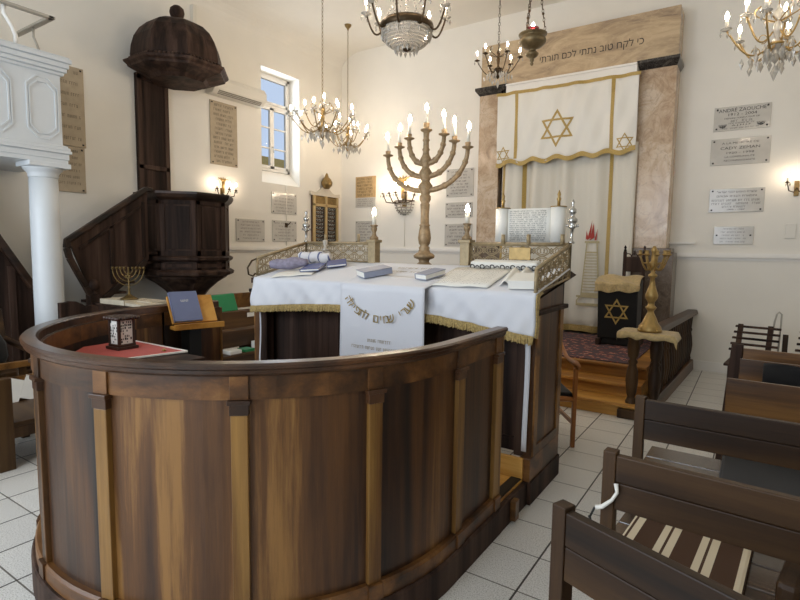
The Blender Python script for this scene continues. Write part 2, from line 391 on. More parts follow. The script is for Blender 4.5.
# ------------------------------------------------------------------ the room
XL, YB, XR, YF, ZC = -6.95, 8.25, 3.2, -2.6, 5.33
struct(MB().box((XL-.5, YF-.4, -.2), (XR+.2, YB+.2, 0)), 'floor', M_tile)
struct(MB().box((XL-.5, YF-.4, ZC), (XR+.2, YB+.2, ZC+.2)), 'ceiling', M_wall)
WY0, WY1, WZ0, WZ1 = 6.2, 7.085, 2.69, 4.575     # the window in the left wall
mb = MB(); t = .28
for a, b in (((YF-.4, 0), (WY0, ZC)), ((WY1, 0), (YB+.2, ZC)), ((WY0, 0), (WY1, WZ0)), ((WY0, WZ1), (WY1, ZC))):
    mb.box((XL-t, a[0], a[1]), (XL, b[0], b[1]))
mb.prism([(XL-t, WY0, WZ0), (XL, WY0, WZ0), (XL-.24, WY0, WZ0+.23), (XL-t, WY0, WZ0+.23)], (0, WY1-WY0, 0))
struct(mb, 'wall_left', M_wall)
mb = MB(); arc = [(XL, 5.03)] + [(XL+.5*(1-math.cos(R(a))), 5.03+.3*math.sin(R(a))) for a in range(10, 91, 10)] + [(XL, ZC)]
mb.prism([(x, YF, z) for x, z in arc], (0, YB-YF, 0)); struct(mb, 'trim_5', M_wall)
struct(MB().box((XL-t, YB, 0), (XR+.2, YB+.2, ZC)), 'wall_back', M_wall)
struct(MB().box((XR, YF-.4, 0), (XR+.2, YB, ZC)), 'wall_right', M_wall)
mb = MB(); WIN = ((-6.3, -3.9), (-2.9, -.5)); xs = [XL-t, WIN[0][0], WIN[0][1], WIN[1][0], WIN[1][1], XR+.2]
for i in (0, 2, 4): mb.box((xs[i], YF-.25, 0), (xs[i+1], YF, ZC))
for a, b in WIN: mb.box((a, YF-.25, 0), (b, YF, .9)); mb.box((a, YF-.25, 3.9), (b, YF, ZC))
struct(mb, 'wall_front', M_wall)
for i, (a, b) in enumerate(WIN):
    mb = MB(); y = YF-.15
    for x in (a, (a+b)/2-.04, b-.08): mb.box((x, y-.03, .9), (x+.08, y+.03, 3.9))
    for z in (.9, 1.9, 2.85, 3.82): mb.box((a, y-.025, z), (b, y+.025, z+.08))
    w = struct(mb, 'window_%d' % (i+2), M_trimw)
    MB().box((a, y-.004, .9), (b, y+.004, 3.9)).build('pane', M_glass, w)
# window in the left wall: frame, casements, panes
fx = XL-.245; y0, y1, z0, z1 = 6.23, 7.075, 2.93, 4.57
mb = MB()
for y in (y0, y1-.05): mb.box((fx-.05, y, z0), (fx, y+.05, z1))
for z in (z0, 4.02, z1-.05): mb.box((fx-.05, y0, z), (fx, y1, z+.05))
ym = (y0+y1)/2
win = struct(mb, 'window_1', M_trimw, bevel=.004)
for a, b, ztop, zbot in ((y0+.05, ym, 4.02, z0+.05), (ym, y1-.05, 4.02, z0+.05), (y0+.05, y1-.05, z1-.05, 4.07)):
    s = MB(); w = .045
    s.box((fx-.04, a, zbot), (fx+.012, a+w, ztop)); s.box((fx-.04, b-w, zbot), (fx+.012, b, ztop))
    s.box((fx-.04, a, zbot), (fx+.012, b, zbot+w)); s.box((fx-.04, a, ztop-w), (fx+.012, b, ztop))
    if ztop < 4.1:
        for k in (1, 2):
            z = zbot+(ztop-zbot)*k/3; s.box((fx-.03, a, z-.012), (fx+.004, b, z+.012))
    sh = s.build('casement', M_trimw, win, bevel=.003)
    MB().box((fx-.02, a+w, zbot+w), (fx-.016, b-w, ztop-w)).build('pane', M_glass, sh)
MB().tube([(fx+.012, ym, 3.35), (fx+.045, ym, 3.35), (fx+.05, ym, 3.25)], .009).build('handle', M_steel, win)
# outside: an ochre house wall seen in the lowest panes
struct(MB().box((-10.2, 5.5, 0), (-9.8, 12, 3.74)), 'wall_outside', M_ochre)
# chair rails, skirtings
def rail(mb, a, b, z, n):
    for dz, w, o in ((-.055, .03, .016), (-.02, .045, .045), (.02, .02, .028)):
        p = Vector((*a, z+dz)); q = Vector((*b, z+dz)); nn = Vector((n[0], n[1], 0))*o
        mb.hexa([p, q, q+nn, p+nn, p+Vector((0,0,w)), q+Vector((0,0,w)), q+nn+Vector((0,0,w)), p+nn+Vector((0,0,w))])
mb = MB(); rail(mb, (XL, YB), (-3.84, YB), 1.585, (0,-1)); struct(mb, 'trim_1', M_trimw)
mb = MB(); rail(mb, (-.9, YB), (XR, YB), 1.565, (0,-1)); struct(mb, 'trim_2', M_trimw)
mb = MB(); rail(mb, (XL, 4.95), (XL, YB), 1.57, (1,0)); struct(mb, 'trim_3', M_trimw)
struct(MB().box((-.62, YB-.018, 0), (XR, YB, .13)), 'baseboard_back', M_trimw)
struct(MB().box((-1.05, YB-.06, 1.725), (-.69, YB, 1.75)), 'trim_4', M_trimw)   # ledge beside the ark

# ------------------------------------------------------------------ ark at the back wall
ark = thing('ark_surround', 'tall marble surround of the ark with Hebrew verse across its lintel', 'ark', (-2.4, 8.05, 0))
for x0, x1 in ((-3.80, -3.45), (-1.45, -1.0)):
    p = MB().box((x0, 7.9, 1.66), (x1, YB, 4.03)).build('pillar', M_pink, ark, bevel=.006)
    c = MB(); e = (x0-.07, x1+.05) if x0 < -3 else (x0-.05, x1+.05)
    w0 = -3.84 if x0 < -3 else -1.47; w1 = -3.30 if x0 < -3 else -.96
    c.hexa([(x0,7.89,4.025),(x1,7.89,4.025),(x1,YB,4.025),(x0,YB,4.025),(w0,7.8,4.09),(w1,7.8,4.09),(w1,YB,4.09),(w0,YB,4.09)])
    c.box((w0, 7.8, 4.09), (w1, YB, 4.13)); c.build('capital', M_blackm, p, bevel=.004)
    b = MB().box((x0-.04, 7.84, 0), (x1+.1, YB, 1.60)); b.box((x0-.02, 7.87, 1.60), (x1+.06, YB, 1.66)); b.build('pedestal', M_brownm, p, bevel=.008)
lt = MB().box((-3.78, 7.9, 4.12), (-.993, YB, 4.776)).build('lintel', M_tan, ark, bevel=.006)
ins = MB(); write(ins, heb('כי לקח טוב נתתי לכם תורתי'), .135, (-2.13, 7.896, 4.41), (1,0,0), (0,0,1), width=1.42)
ins.build('inscription', M_ink, lt, fix=False, label='black Hebrew verse cut into the lintel')
pm = MB().box((-3.30, 7.76, 3.97), (-1.46, 7.9, 4.09)); pm.box((-3.30, 7.74, 4.07), (-1.46, 7.9, 4.10)); pm.build('curtain_pelmet', M_trimw, ark, bevel=.004)
MB().box((-3.44, 8.0, .4), (-1.46, 8.08, 4.0)).build('ark_door', M_dark, ark)
# valance
def vs(x, z): return 7.732+.015*math.sin(x*15+z*5)+.009*math.sin(x*27-z*9)
def hem(x):
    u = (x+3.41)/1.97; base = 2.90+.045*u
    return base+.02+.026*math.sin(2*PI*(u*5.6+.62))
val = thing('curtain_valance', 'white ark valance with scalloped gold hem and three gold stars', 'curtain', (-2.42, 7.74, 2.9))
mb = MB(); mb.grid(lambda u, v: ((lambda x, z: (x, vs(x, z), z))(-3.41+1.99*u, hem(-3.41+1.99*u)*(1-v)+3.965*v)), 96, 14)
mb.build('cloth', M_white, val, solid=.006, fix=False)
def onval(p): return (p[0], vs(p[0], p[2])-.007, p[2])
def vstrip(mb, fn, x0, x1, z0, z1, n=24, horizontal=False):
    P = []
    for i in range(n+1):
        t = i/n
        for s in (0, 1):
            x = x0+(x1-x0)*(t if horizontal else s); z = z0+(z1-z0)*(s if horizontal else t)
            P.append(fn((x, 0, z)))
    mb.add(P, [(2*i, 2*i+1, 2*i+3, 2*i+2) for i in range(n)])
fr = MB(); n = 120; P = []
for i in range(n+1):
    x = -3.42+2.0*i/n
    for dz, dy in ((.03, -.008), (-.035, -.012)): P.append((x, vs(x, 3)+dy, hem(x)+dz))
fr.add(P, [(2*i, 2*i+1, 2*i+3, 2*i+2) for i in range(n)]); fr.build('fringe', M_goldtrim, val, solid=.008, fix=False)
b = MB()
vstrip(b, onval, -3.43, -1.40, 3.925, 3.97, 60, True); b.build('braid', M_goldtrim, val, solid=.006, fix=False)
for x in (-3.13, -1.76):
    b = MB(); vstrip(b, onval, x, x+.045, 2.98, 3.95); b.build('braid', M_goldtrim, val, solid=.006, fix=False)
for x, z, r in ((-2.49, 3.36, .27), (-3.30, 3.05, .125), (-1.56, 3.07, .125)):
    b = MB(); star(b, (x, 7.7, z), (1,0,0), (0,0,1), r, .028 if r > .2 else .013, onval); b.build('star', M_goldtrim, val, solid=.004, fix=False)
# curtain below
def cs(x, z):
    k = (1-.55*(z-.45)/2.5)*(1-.8*math.exp(-((x+1.94)/.32)**2))
    fan = x+(x+2.35)*.10*(z-.45)/2.5
    return 7.86+(.4+.6*k)*(.055*math.sin(fan*14)+.035*math.sin(fan*25+1.2))
def ccurt(p): return (p[0], cs(p[0], p[2])-.010, p[2])
cur = thing('ark_curtain', 'ivory ark curtain falling in folds with gold vertical braids', 'curtain', (-2.4, 7.83, .43))
mb = MB(); mb.grid(lambda u, v: ((lambda x, z: (x, cs(x, z), z))(-3.38+1.97*u, .47+2.62*v)), 130, 16); mb.build('cloth', M_ivory, cur, solid=.006, fix=False)
for x, w in ((-3.36, .05), (-3.03, .05), (-1.77, .05)):
    b = MB(); vstrip(b, ccurt, x, x+w, .5, 3.0, 40); b.build('braid', M_goldtrim, cur, solid=.005, fix=False)
b = MB(); vstrip(b, ccurt, -3.385, -1.405, .44, .53, 130, True); b.build('fringe', M_fringe, cur, solid=.01, fix=False)
tw = MB()      # embroidered tower with a red flame
def tstrip(z0, z1, w0, w1):
    P = []
    for i in range(9):
        t = i/8; z = z0+(z1-z0)*t; w = w0+(w1-w0)*t
        P += [(-1.94-w, cs(-1.94, z)-.028, z), (-1.94+w, cs(-1.94, z)-.028, z)]
    tw.add(P, [(2*i, 2*i+1, 2*i+3, 2*i+2) for i in range(8)])
for z0, z1, w0, w1 in ((.82,.86,.19,.19),(.94,.97,.19,.19),(.97,1.0,.13,.13),(1.72,1.75,.10,.10),(1.58,1.60,.085,.085)): tstrip(z0,z1,w0,w1)
for i in range(14): tstrip(1.0+.042*i, 1.0+.042*i+.012, .125-.003*i, .125-.003*i)
for sx in (-1, 1):
    P = []
    for i in range(13):
        z = .82+.93*i/12; w = (.19 if z < .97 else .13-.05*(z-1)/.7)*sx
        P += [(-1.94+w, cs(-1.94, z)-.028, z), (-1.94+w-sx*.018, cs(-1.94, z)-.028, z)]
    tw.add(P, [(2*i, 2*i+1, 2*i+3, 2*i+2) for i in range(12)])
tw.build('embroidered_tower', M_embr, cur, solid=.003, fix=False)
fl = MB()
for a, b_, c in (((-2.04,1.76),(-1.98,2.04),(-1.99,1.80)), ((-2.0,1.76),(-1.96,2.0),(-1.94,1.8)), ((-1.94,1.76),(-1.9,1.92),(-1.91,1.76)), ((-2.06,1.77),(-2.05,1.9),(-2.02,1.78))):
    fl.add([(q[0]+.03, cs(-1.94, q[1])-.028, q[1]) for q in (a, b_, c)], [(0,1,2)])
fl.build('embroidered_flame', M_redthread, cur, solid=.003, fix=False, label='red embroidered flame')

# platform with three oak steps
pl = thing('ark_platform', 'golden oak three-step platform in front of the ark', 'platform', (-2.4, 6.8, 0))
PX0, PX1 = -4.6, -.86
for k, (yf, z0, z1) in enumerate(((5.37, 0, .135), (5.65, .135, .27), (5.93, .27, .405))):
    s = MB().box((PX0, yf+.02, z0), (PX1, 7.84, z1-.03)); s.box((PX0, yf-.015, z1-.03), (PX1, 7.84, z1))
    s.build('step', M_oak, pl, bevel=.005)
single(MB().box((-4.2, 5.99, .405), (-1.02, 7.78, .417)), 'persian_rug', M_rug, 'red and navy patterned rug laid over the oak platform', 'rug')
# balustrade to the right of the platform
bal = thing('balustrade', 'dark wooden balustrade with turned spindles beside the platform, running to the wall', 'balustrade', (-.72, 6.8, 0))
prof = [(.018,0),(.03,.03),(.022,.06),(.034,.12),(.04,.2),(.03,.3),(.018,.36),(.028,.39),(.018,.42),(.024,.5),(.03,.56),(.02,.6)]
def bx(y): return -.79+.12*(y-5.6)/2.65
MB().hexa([(bx(5.62)-.075,5.62,.80),(bx(5.62)+.075,5.62,.80),(bx(YB)+.075,YB-.002,.77),(bx(YB)-.075,YB-.002,.77),(bx(5.62)-.06,5.62,.86),(bx(5.62)+.06,5.62,.86),(bx(YB)+.06,YB-.002,.83),(bx(YB)-.06,YB-.002,.83)]).build('handrail', M_balr, bal, bevel=.012)
MB().hexa([(bx(5.62)-.06,5.62,0),(bx(5.62)+.06,5.62,0),(bx(YB)+.06,YB-.002,0),(bx(YB)-.06,YB-.002,0),(bx(5.62)-.05,5.62,.14),(bx(5.62)+.05,5.62,.14),(bx(YB)+.05,YB-.002,.14),(bx(YB)-.05,YB-.002,.14)]).build('base_rail', M_balr, bal, bevel=.008)
for k in range(17):
    y = 5.75+2.4*k/16
    MB().lathe([(r, .14+z*1.08) for r, z in prof], (bx(y), y, 0), 10).build('spindle', M_pewv, bal)
# stand of two turned posts with a gold cloth
st = thing('candelabrum_stand', 'small dark shelf on two turned posts at the end of the balustrade', 'stand', (-.82, 5.48, 0))
MB().box((-1.02, 5.33, .80), (-.60, 5.62, .835)).build('shelf', M_pewv, st, bevel=.005)
pp = [(.05,0),(.05,.16),(.042,.17),(.034,.2),(.046,.24),(.058,.36),(.05,.46),(.034,.52),(.046,.545),(.03,.57),(.05,.6),(.058,.7),(.05,.76),(.06,.78),(.06,.80)]
for x in (-.92, -.72): MB().lathe(pp, (x, 5.46, 0), 16).build('post', M_pewv, st)
MB().box((-1.02, 5.34, 0), (-.62, 5.6, .09)).build('foot', M_pewv, st, bevel=.01)
mb = MB()
def scl(u, v):
    x = -1.06+.5*u; y = 5.29+.36*v; z = .846
    if u < .08: x = -1.05; z -= .05*(1-u/.08)
    if u > .92: x = -.565+.03*(u-.92)/.08; z -= .06*(u-.92)/.08
    if v < .12: y = 5.315; z -= (.055+.008*math.sin(u*21))*(1-v/.12)
    return (x, y, z+.003*math.sin(u*30)*math.cos(v*17))
mb.grid(scl, 40, 24); single(mb, 'brocade_cloth', M_goldbroc, 'gold brocade cloth covering the small shelf under the brass candelabrum', 'cloth', solid=.006, fix=False)
cd = thing('candelabrum', 'ornate brass candelabrum with a ring of cups on gold cloth', 'candelabrum', (-.79, 5.47, .853))
q = [(.105,.853),(.11,.87),(.10,.885),(.10,.90),(.075,.93),(.05,.99),(.03,1.03),(.028,1.05),(.045,1.07),(.05,1.085),(.03,1.10),(.03,1.13),(.055,1.17),(.058,1.20),(.04,1.25),(.025,1.30),(.02,1.36),(.04,1.375),(.04,1.39),(.018,1.41),(.03,1.46),(.05,1.49),(.025,1.52),(.02,1.6),(.03,1.62),(.012,1.66)]
MB().lathe(q, (-.79, 5.47, 0), 18).build('stem', M_gold, cd)
fo = MB()
for k in range(4):
    a = PI/4+k*PI/2; fo.ball((-.79+.105*math.cos(a), 5.47+.105*math.sin(a), .872), .020); fo.tube([(-.79+.09*math.cos(a), 5.47+.09*math.sin(a), .88), (-.79+.06*math.cos(a), 5.47+.06*math.sin(a), .94), (-.79+.03*math.cos(a), 5.47+.03*math.sin(a), 1.0)], [.012,.016,.008])
fo.build('foot_scroll', M_gold, cd)
for k in range(9):
    a = 2*PI*k/9+.2; dx, dy = math.cos(a), math.sin(a); P = []
    for i in range(11):
        t = i/10; r = .02+.105*t; P.append((-.79+dx*r, 5.47+dy*r, 1.47-.045*math.sin(t*PI*1.2)+.07*t*t))
    ar = MB().tube(P, .008, 6).build('arm', M_gold, cd)
    MB().lathe([(.004,0),(.024,.012),(.026,.02),(.012,.022),(.014,.05),(.017,.055),(.013,.05)], (P[-1][0], P[-1][1], P[-1][2]), 10).build('cup', M_gold, ar)
MB().torus((-.79, 5.47, 1.50), .09, .006).build('ring', M_gold, cd)

# reading desk with black velvet cover
rd = thing('reading_desk', 'black velvet covered lectern with a gold star, standing on the rug', 'lectern', (-1.42, 7.2, .417))
MB().box((-1.62, 7.06, .42), (-1.18, 7.34, 1.12)).build('body', M_plastic, rd, bevel=.01)
mb = MB(); mb.hexa([(-1.63,7.03,.50),(-1.17,7.03,.50),(-1.17,7.37,.50),(-1.63,7.37,.50),(-1.65,7.03,1.16),(-1.17,7.03,1.16),(-1.17,7.37,1.26),(-1.65,7.37,1.26)]); mb.build('velvet_cover', M_black, rd, bevel=.015)
for x in (-1.64, -1.20): MB().box((x, 6.98, .418), (x+.06, 7.42, .50)).build('foot', M_dark, rd, bevel=.01)
s = MB(); star(s, (-1.41, 7.024, .85), (1,0,0), (0,0,1), .165, .018); s.build('star', M_goldtrim, rd, solid=.004, fix=False)
mb = MB()
def gcl(u, v):
    x = -1.69+.53*u+.012*math.sin(v*6)
    if v < .45: return (x, 7.015-.012*math.sin(u*23), 1.09+(1.20-1.09)*v/.45+.012*math.sin(u*14)*(1-v/.45)+.02*u*(1-v/.45))
    w = (v-.45)/.55; return (x, 7.015+.36*w, 1.20+.095*w+.012*math.sin(u*11+w*5))
mb.grid(gcl, 30, 20); single(mb, 'gold_drape', M_goldbroc, 'crumpled gold brocade cloth draped over the top of the black lectern', 'cloth', solid=.008, fix=False)
gc = thing('gothic_chair', 'carved dark high-backed chair behind the black lectern', 'chair', (-1.34, 7.6, .417))
for x in (-1.46, -1.22):
    MB().box((x-.02, 7.62, .42), (x+.02, 7.66, 1.61)).build('back_post', M_dark, gc, bevel=.004)
    MB().lathe([(.015,0),(.02,.02),(.008,.03),(.018,.05),(.004,.08)], (x, 7.64, 1.61), 8).build('finial', M_dark, gc)
    MB().box((x-.02, 7.42, .42), (x+.02, 7.46, .85)).build('leg', M_dark, gc)
MB().box((-1.46, 7.63, 1.34), (-1.22, 7.65, 1.52)).build('back_panel', M_dark, gc)
tr = MB()
for k in range(3): tr.torus((-1.42+.08*k, 7.64, 1.54), .04, .008, 'y', 10, 5, arc=PI)
tr.bar((-1.46,7.64,1.53), (-1.22,7.64,1.53), .02, .02)
tr.lathe([(.006,1.56),(.012,1.59),(.003,1.63)], (-1.34, 7.64, 0), 8); tr.build('tracery', M_dark, gc)
MB().box((-1.48, 7.42, .85), (-1.20, 7.66, .90)).build('seat', M_dark, gc)
# ------------------------------------------------------------------ curved enclosure
CX, CY, RR = -2.305, 2.135, 1.158
def plan(a0, a1, step=3.0):
    n = max(1, int(abs(a1-a0)/step)); out = []
    for i in range(n+1):
        a = R(a0+(a1-a0)*i/n); out.append(((CX+RR*math.cos(a), CY+RR*math.sin(a)), (math.cos(a), math.sin(a))))
    return out
YR, YL = 2.72, 2.62
right = [((CX+RR, YR), (1,0)), ((CX+RR, CY+.02), (1,0))]; left = [((CX-RR, CY+.02), (-1,0)), ((CX-RR, YL), (-1,0))]
full = right + plan(0, -180) + left
enc = thing('bimah_enclosure', 'curved waist-high walnut panelled enclosure in the foreground', 'enclosure', (CX, CY, 0))
angs = [5, -23.2, -49, -75.8, -99.5, -122, -146, -170, -180]
segs = [(right[:1]+[((CX+RR, CY+.10), (1,0))], None)] + [((plan(a, b) if a <= 0 else [((CX+RR, CY+.10), (1,0))]+plan(0, b)), None) for a, b in zip(angs[:-1], angs[1:])] + [(left, None)]
for path, _ in segs:
    MB().sweep(path, [(-.03,.1),(0,.1),(0,1.135),(-.03,1.135)]).build('panel', M_walnut, enc)
MB().sweep(full, [(-.022,1.13),(.0,1.13),(.025,1.132),(.036,1.142),(.036,1.155),(.046,1.162),(.048,1.174),(.04,1.182),(-.014,1.182),(-.022,1.175),(-.022,1.15)]).build('top_rail', M_walnutrim, enc)
for path, _ in segs:
    MB().sweep(path, [(-.035,1.04),(.010,1.04),(.010,1.132),(-.035,1.132)]).build('frieze', M_wband, enc)
    MB().sweep(path, [(-.02,.148),(.03,.148),(.03,.21),(.022,.222),(-.02,.222)]).build('base_band', M_wband, enc)
MB().sweep(full, [(-.06,0.002),(.048,0.002),(.048,.14),(.04,.15),(-.06,.15)]).build('plinth', M_dark, enc)
def pil(p, n, w):
    t = Vector((-n[1], n[0], 0)); n3 = Vector((*n, 0)); p3 = Vector((*p, 0))
    def blk(m, d0, d1, z0, z1, ww):
        c = [p3+n3*d0-t*ww/2, p3+n3*d0+t*ww/2, p3+n3*d1+t*ww/2, p3+n3*d1-t*ww/2]
        m.hexa([(q.x,q.y,z0) for q in c]+[(q.x,q.y,z1) for q in c]); return m
    o = blk(MB(), -.01, .022, .222, .985, w).build('pilaster', M_pilaster, enc, bevel=.003)
    m = blk(MB(), -.01, .026, .985, 1.025, w+.008); blk(m, -.01, .034, 1.025, 1.042, w+.022); m.build('capital', M_walnutrim, o, bevel=.002)
    blk(MB(), 0, .018, 1.042, 1.131, w+.006).build('frieze_block', M_wband, o, bevel=.002)
    blk(MB(), 0, .038, .152, .222, w+.006).build('foot_block', M_wband, o, bevel=.002)
pil((CX+RR, CY+.10), (1,0), .07)
for a in angs[1:-1]: pil((CX+RR*math.cos(R(a)), CY+RR*math.sin(R(a))), (math.cos(R(a)), math.sin(R(a))), .062)
pil((CX+RR, YR-.04), (1,0), .07); pil((CX-RR, YL-.04), (-1,0), .07); pil((CX-RR, CY+.02), (-1,0), .07)
for (x, y, s) in ((CX+RR, YR, 1), (CX-RR, YL, -1)):
    MB().box((x-.035 if s > 0 else x-.02, y, .15), (x+.02 if s > 0 else x+.035, y+.02, 1.13)).build('end_post', M_pilaster, enc)
# raised floor of the bimah, with an opening and its step
bf = thing('bimah_floor', 'low brown wooden floor and step inside the curved enclosure', 'platform', (CX, 2.6, 0))
poly = [(p[0]-n[0]*.06, p[1]-n[1]*.06) for p, n in plan(0, -180, 6)]
P = [(CX-RR+.06, 3.12), (-1.55, 3.12), (-1.55, 2.6), (CX+RR-.06, 2.6)] + poly
MB().prism([(x, y, .02) for x, y in reversed(P)], (0,0,.24)).build('boards', M_deskw, bf)
MB().box((-1.55, 2.60, .01), (-1.13, 3.12, .165)).build('step', M_oak, bf, bevel=.004)
MB().box((-1.20, 2.62, .165), (-1.135, 3.12, .172)).build('tread_strip', M_plastic, bf)
MB().box((-1.15, 2.67, .0), (-1.10, 3.12, .15)).build('kerb', M_dark, bf, bevel=.004)
MB().box((-1.10, 2.84, .02), (-1.065, 2.90, .14)).build('stop_block', M_deskw, bf, bevel=.004)
MB().box((-1.55, 3.10, .165), (-1.13, 3.125, .30)).build('riser', M_oak, bf, bevel=.004)

# ------------------------------------------------------------------ reading table of the bimah
TX0, TX1, TY0, TY1 = -3.66, -1.10, 3.13, 3.82
def tz(y): return 1.335+.2*(y-3.12)
tb = thing('reading_table', 'large dark wooden table with sloped top carrying bronze openwork railings', 'table', (-2.38, 3.5, 0))
MB().hexa([(TX0,TY0,tz(TY0)-.05),(TX1,TY0,tz(TY0)-.05),(TX1,TY1+.2,tz(TY1)-.05),(TX0,TY1+.2,tz(TY1)-.05),(TX0,TY0,tz(TY0)-.006),(TX1,TY0,tz(TY0)-.006),(TX1,TY1,tz(TY1)-.006),(TX0,TY1,tz(TY1)-.006)]).build('table_top', M_dark, tb)
MB().box((TX0+.06, 3.85, .3), (TX1-.06, 3.93, 1.46)).box((-2.7, 3.93, .3), (-2.14, 4.13, 1.46)).build('back_cabinet', M_dark, tb)
for x, s in ((TX1, 1), (TX0, -1)):
    xa, xb = (x-.05, x) if s > 0 else (x, x+.05)
    pn = MB().hexa([(xa,3.17,.3),(xb,3.17,.3),(xb,3.70,.3),(xa,3.70,.3),(xa,3.17,1.30),(xb,3.17,1.30),(xb,3.70,1.40),(xa,3.70,1.40)]).build('side_panel', M_walnut, tb)
    xo = x+.012*s; xi = x
    for y0_, y1_, z0_, z1_ in ((3.17,3.23,.3,1.2),(3.63,3.70,.3,1.2),(3.23,3.63,.3,.36)):
        MB().box((min(xi,xo), y0_, z0_), (max(xi,xo), y1_, z1_)).build('stile', M_deskw, pn)
    xc = x+.035*s
    MB().box((min(xi,xc), 3.13, 1.205), (max(xi,xc), 3.73, 1.235)).build('moulding', M_dark, pn, bevel=.006)
    MB().box((min(x-.06*s,x+.012*s), 3.12, .15), (max(x-.06*s,x+.012*s), 3.70, .30)).build('base_band', M_wband, pn, bevel=.004)
    MB().box((min(x-.06*s,x+.022*s), 3.12, 0.001), (max(x-.06*s,x+.022*s), 3.71, .15)).build('plinth', M_dark, pn, bevel=.004)
for x0, x1 in ((TX0+.02, -2.8), (-2.8, -2.0), (-2.0, TX1-.05)):
    MB().box((x0, 3.30, .27), (x1-.006, 3.34, 1.33)).build('front_panel', M_dark, tb)
MB().box((TX0+.02, 3.28, .27), (TX1-.05, 3.32, .36)).build('skirting', M_dark, tb)
for x in (TX0+.08, TX1-.08): MB().box((x-.045, 3.19, .28), (x+.045, 3.27, 1.3)).build('leg', M_dark, tb)
# openwork railing: scroll work in a frame
def lattice(name, a, b, za0, za1, zb0, zb1, cells, posts=()):
    """from plan point a to b; za0/za1 bottom and top heights at a, zb0/zb1 at b"""
    a = Vector((*a, 0)); b = Vector((*b, 0)); d = b-a; L_ = d.length; d.normalize()
    def P(s, t): # s along 0..1, t up 0..1
        z0 = za0+(zb0-za0)*s; z1 = za1+(zb1-za1)*s
        return a+d*(L_*s)+Vector((0,0,z0+(z1-z0)*t))
    f = MB()
    f.tube([P(0,1), P(1,1)], .013, 6); f.tube([P(0,.93), P(1,.93)], .005, 5); f.tube([P(0,.04), P(1,.04)], .009, 6)
    f.tube([P(0,0), P(0,1)], .012, 6); f.tube([P(1,0), P(1,1)], .012, 6)
    fr_ = f.build(name, M_lattice, tb)
    w = MB()
    for c in range(cells):
        s0 = c/cells; ds = 1/cells
        for row in (0, 1):
            for ph in (0, 1):
                pts = []
                for i in range(13):
                    u = i/12; pts.append(P(s0+ds*u, .05+.44*row+.22+(.21 if ph else -.21)*math.sin(u*PI)))
                w.tube(pts, .0045, 4, False)
            pts = [P(s0+ds*(.5+.30*math.cos(k*PI/6)), .27+.44*row+.14*math.sin(k*PI/6)) for k in range(13)]
            w.tube(pts, .004, 4, False)
            for k in range(4):
                an = PI/4+k*PI/2
                w.ball(P(s0+ds*(.5+.14*math.cos(an)), .27+.44*row+.065*math.sin(an)), .0075, 4)
            w.tube([P(s0, .27+.44*row-.12), P(s0+ds*.12, .27+.44*row), P(s0, .27+.44*row+.12)], .004, 4, False)
            w.tube([P(s0+ds, .27+.44*row-.12), P(s0+ds*.88, .27+.44*row), P(s0+ds, .27+.44*row+.12)], .004, 4, False)
    w.build('scrollwork', M_lattice, fr_)
    return fr_
ZT = 1.65
ll = lattice('railing', (TX0, 3.20), (TX0, 3.82), 1.35, 1.505, 1.475, ZT, 4)
lr = lattice('railing', (TX1, 3.14), (TX1, 3.82), 1.335, 1.49, 1.40, ZT, 6)
lattice('railing', (TX0, 3.82), (-2.86, 3.82), 1.475, ZT, 1.475, ZT, 6)
lattice('railing', (-1.90, 3.82), (TX1, 3.82), 1.475, ZT, 1.475, ZT, 6)
sc = MB()
for i in range(1): sc.tube([(TX0, 3.20, 1.50), (TX0-.01, 3.15, 1.48), (TX0-.02, 3.11, 1.42), (TX0-.02, 3.12, 1.36), (TX0-.01, 3.16, 1.345), (TX0, 3.18, 1.37)], .008, 6)
sc.build('scroll_bracket', M_dbrass, ll)
MB().box((-1.55, 3.795, 1.53), (-1.38, 3.805, 1.625)).build('name_plate', M_brass, tb, bevel=.003, label='small brass plate on the back railing')
for x in (-2.84, -1.92):
    p = MB().box((x-.04, 3.785, 1.45), (x+.04, 3.865, 1.66)); p.box((x-.052, 3.773, 1.655), (x+.052, 3.877, 1.68))
    p = p.build('railing_post', M_lattice, tb, bevel=.004)
    MB().lathe([(.04,1.68),(.04,1.70),(.022,1.715),(.015,1.74),(.026,1.765),(.028,1.785),(.02,1.79),(.034,1.80),(.034,1.81)], (x, 3.825, 0), 14).build('candle_cup', M_bronze, p)
    MB().lathe([(.019,1.81),(.019,1.895)], (x, 3.825, 0), 12).build('candle', M_candle, p)
    MB().lathe([(.008,1.895),(.016,1.905),(.019,1.92),(.014,1.94),(.002,1.965)], (x, 3.825, 0), 8).build('bulb', M_bulb, p)
for x in (-3.42, -3.02): MB().tube([(x, 3.83, 1.65), (x, 3.83, 1.73)], .013, 6).build('spike', M_lattice, tb)
for x in (-1.60, -1.40, -1.15): MB().tube([(x, 3.80, 1.65), (x, 3.80, 1.72)], .015, 6).build('spike', M_lattice, tb)
for x, y in ((-3.63, 3.24), (-1.15, 3.185)): MB().torus((x, y, 1.0), .022, .005, 'y', 12, 5).build('ring_pull', M_silver, tb)

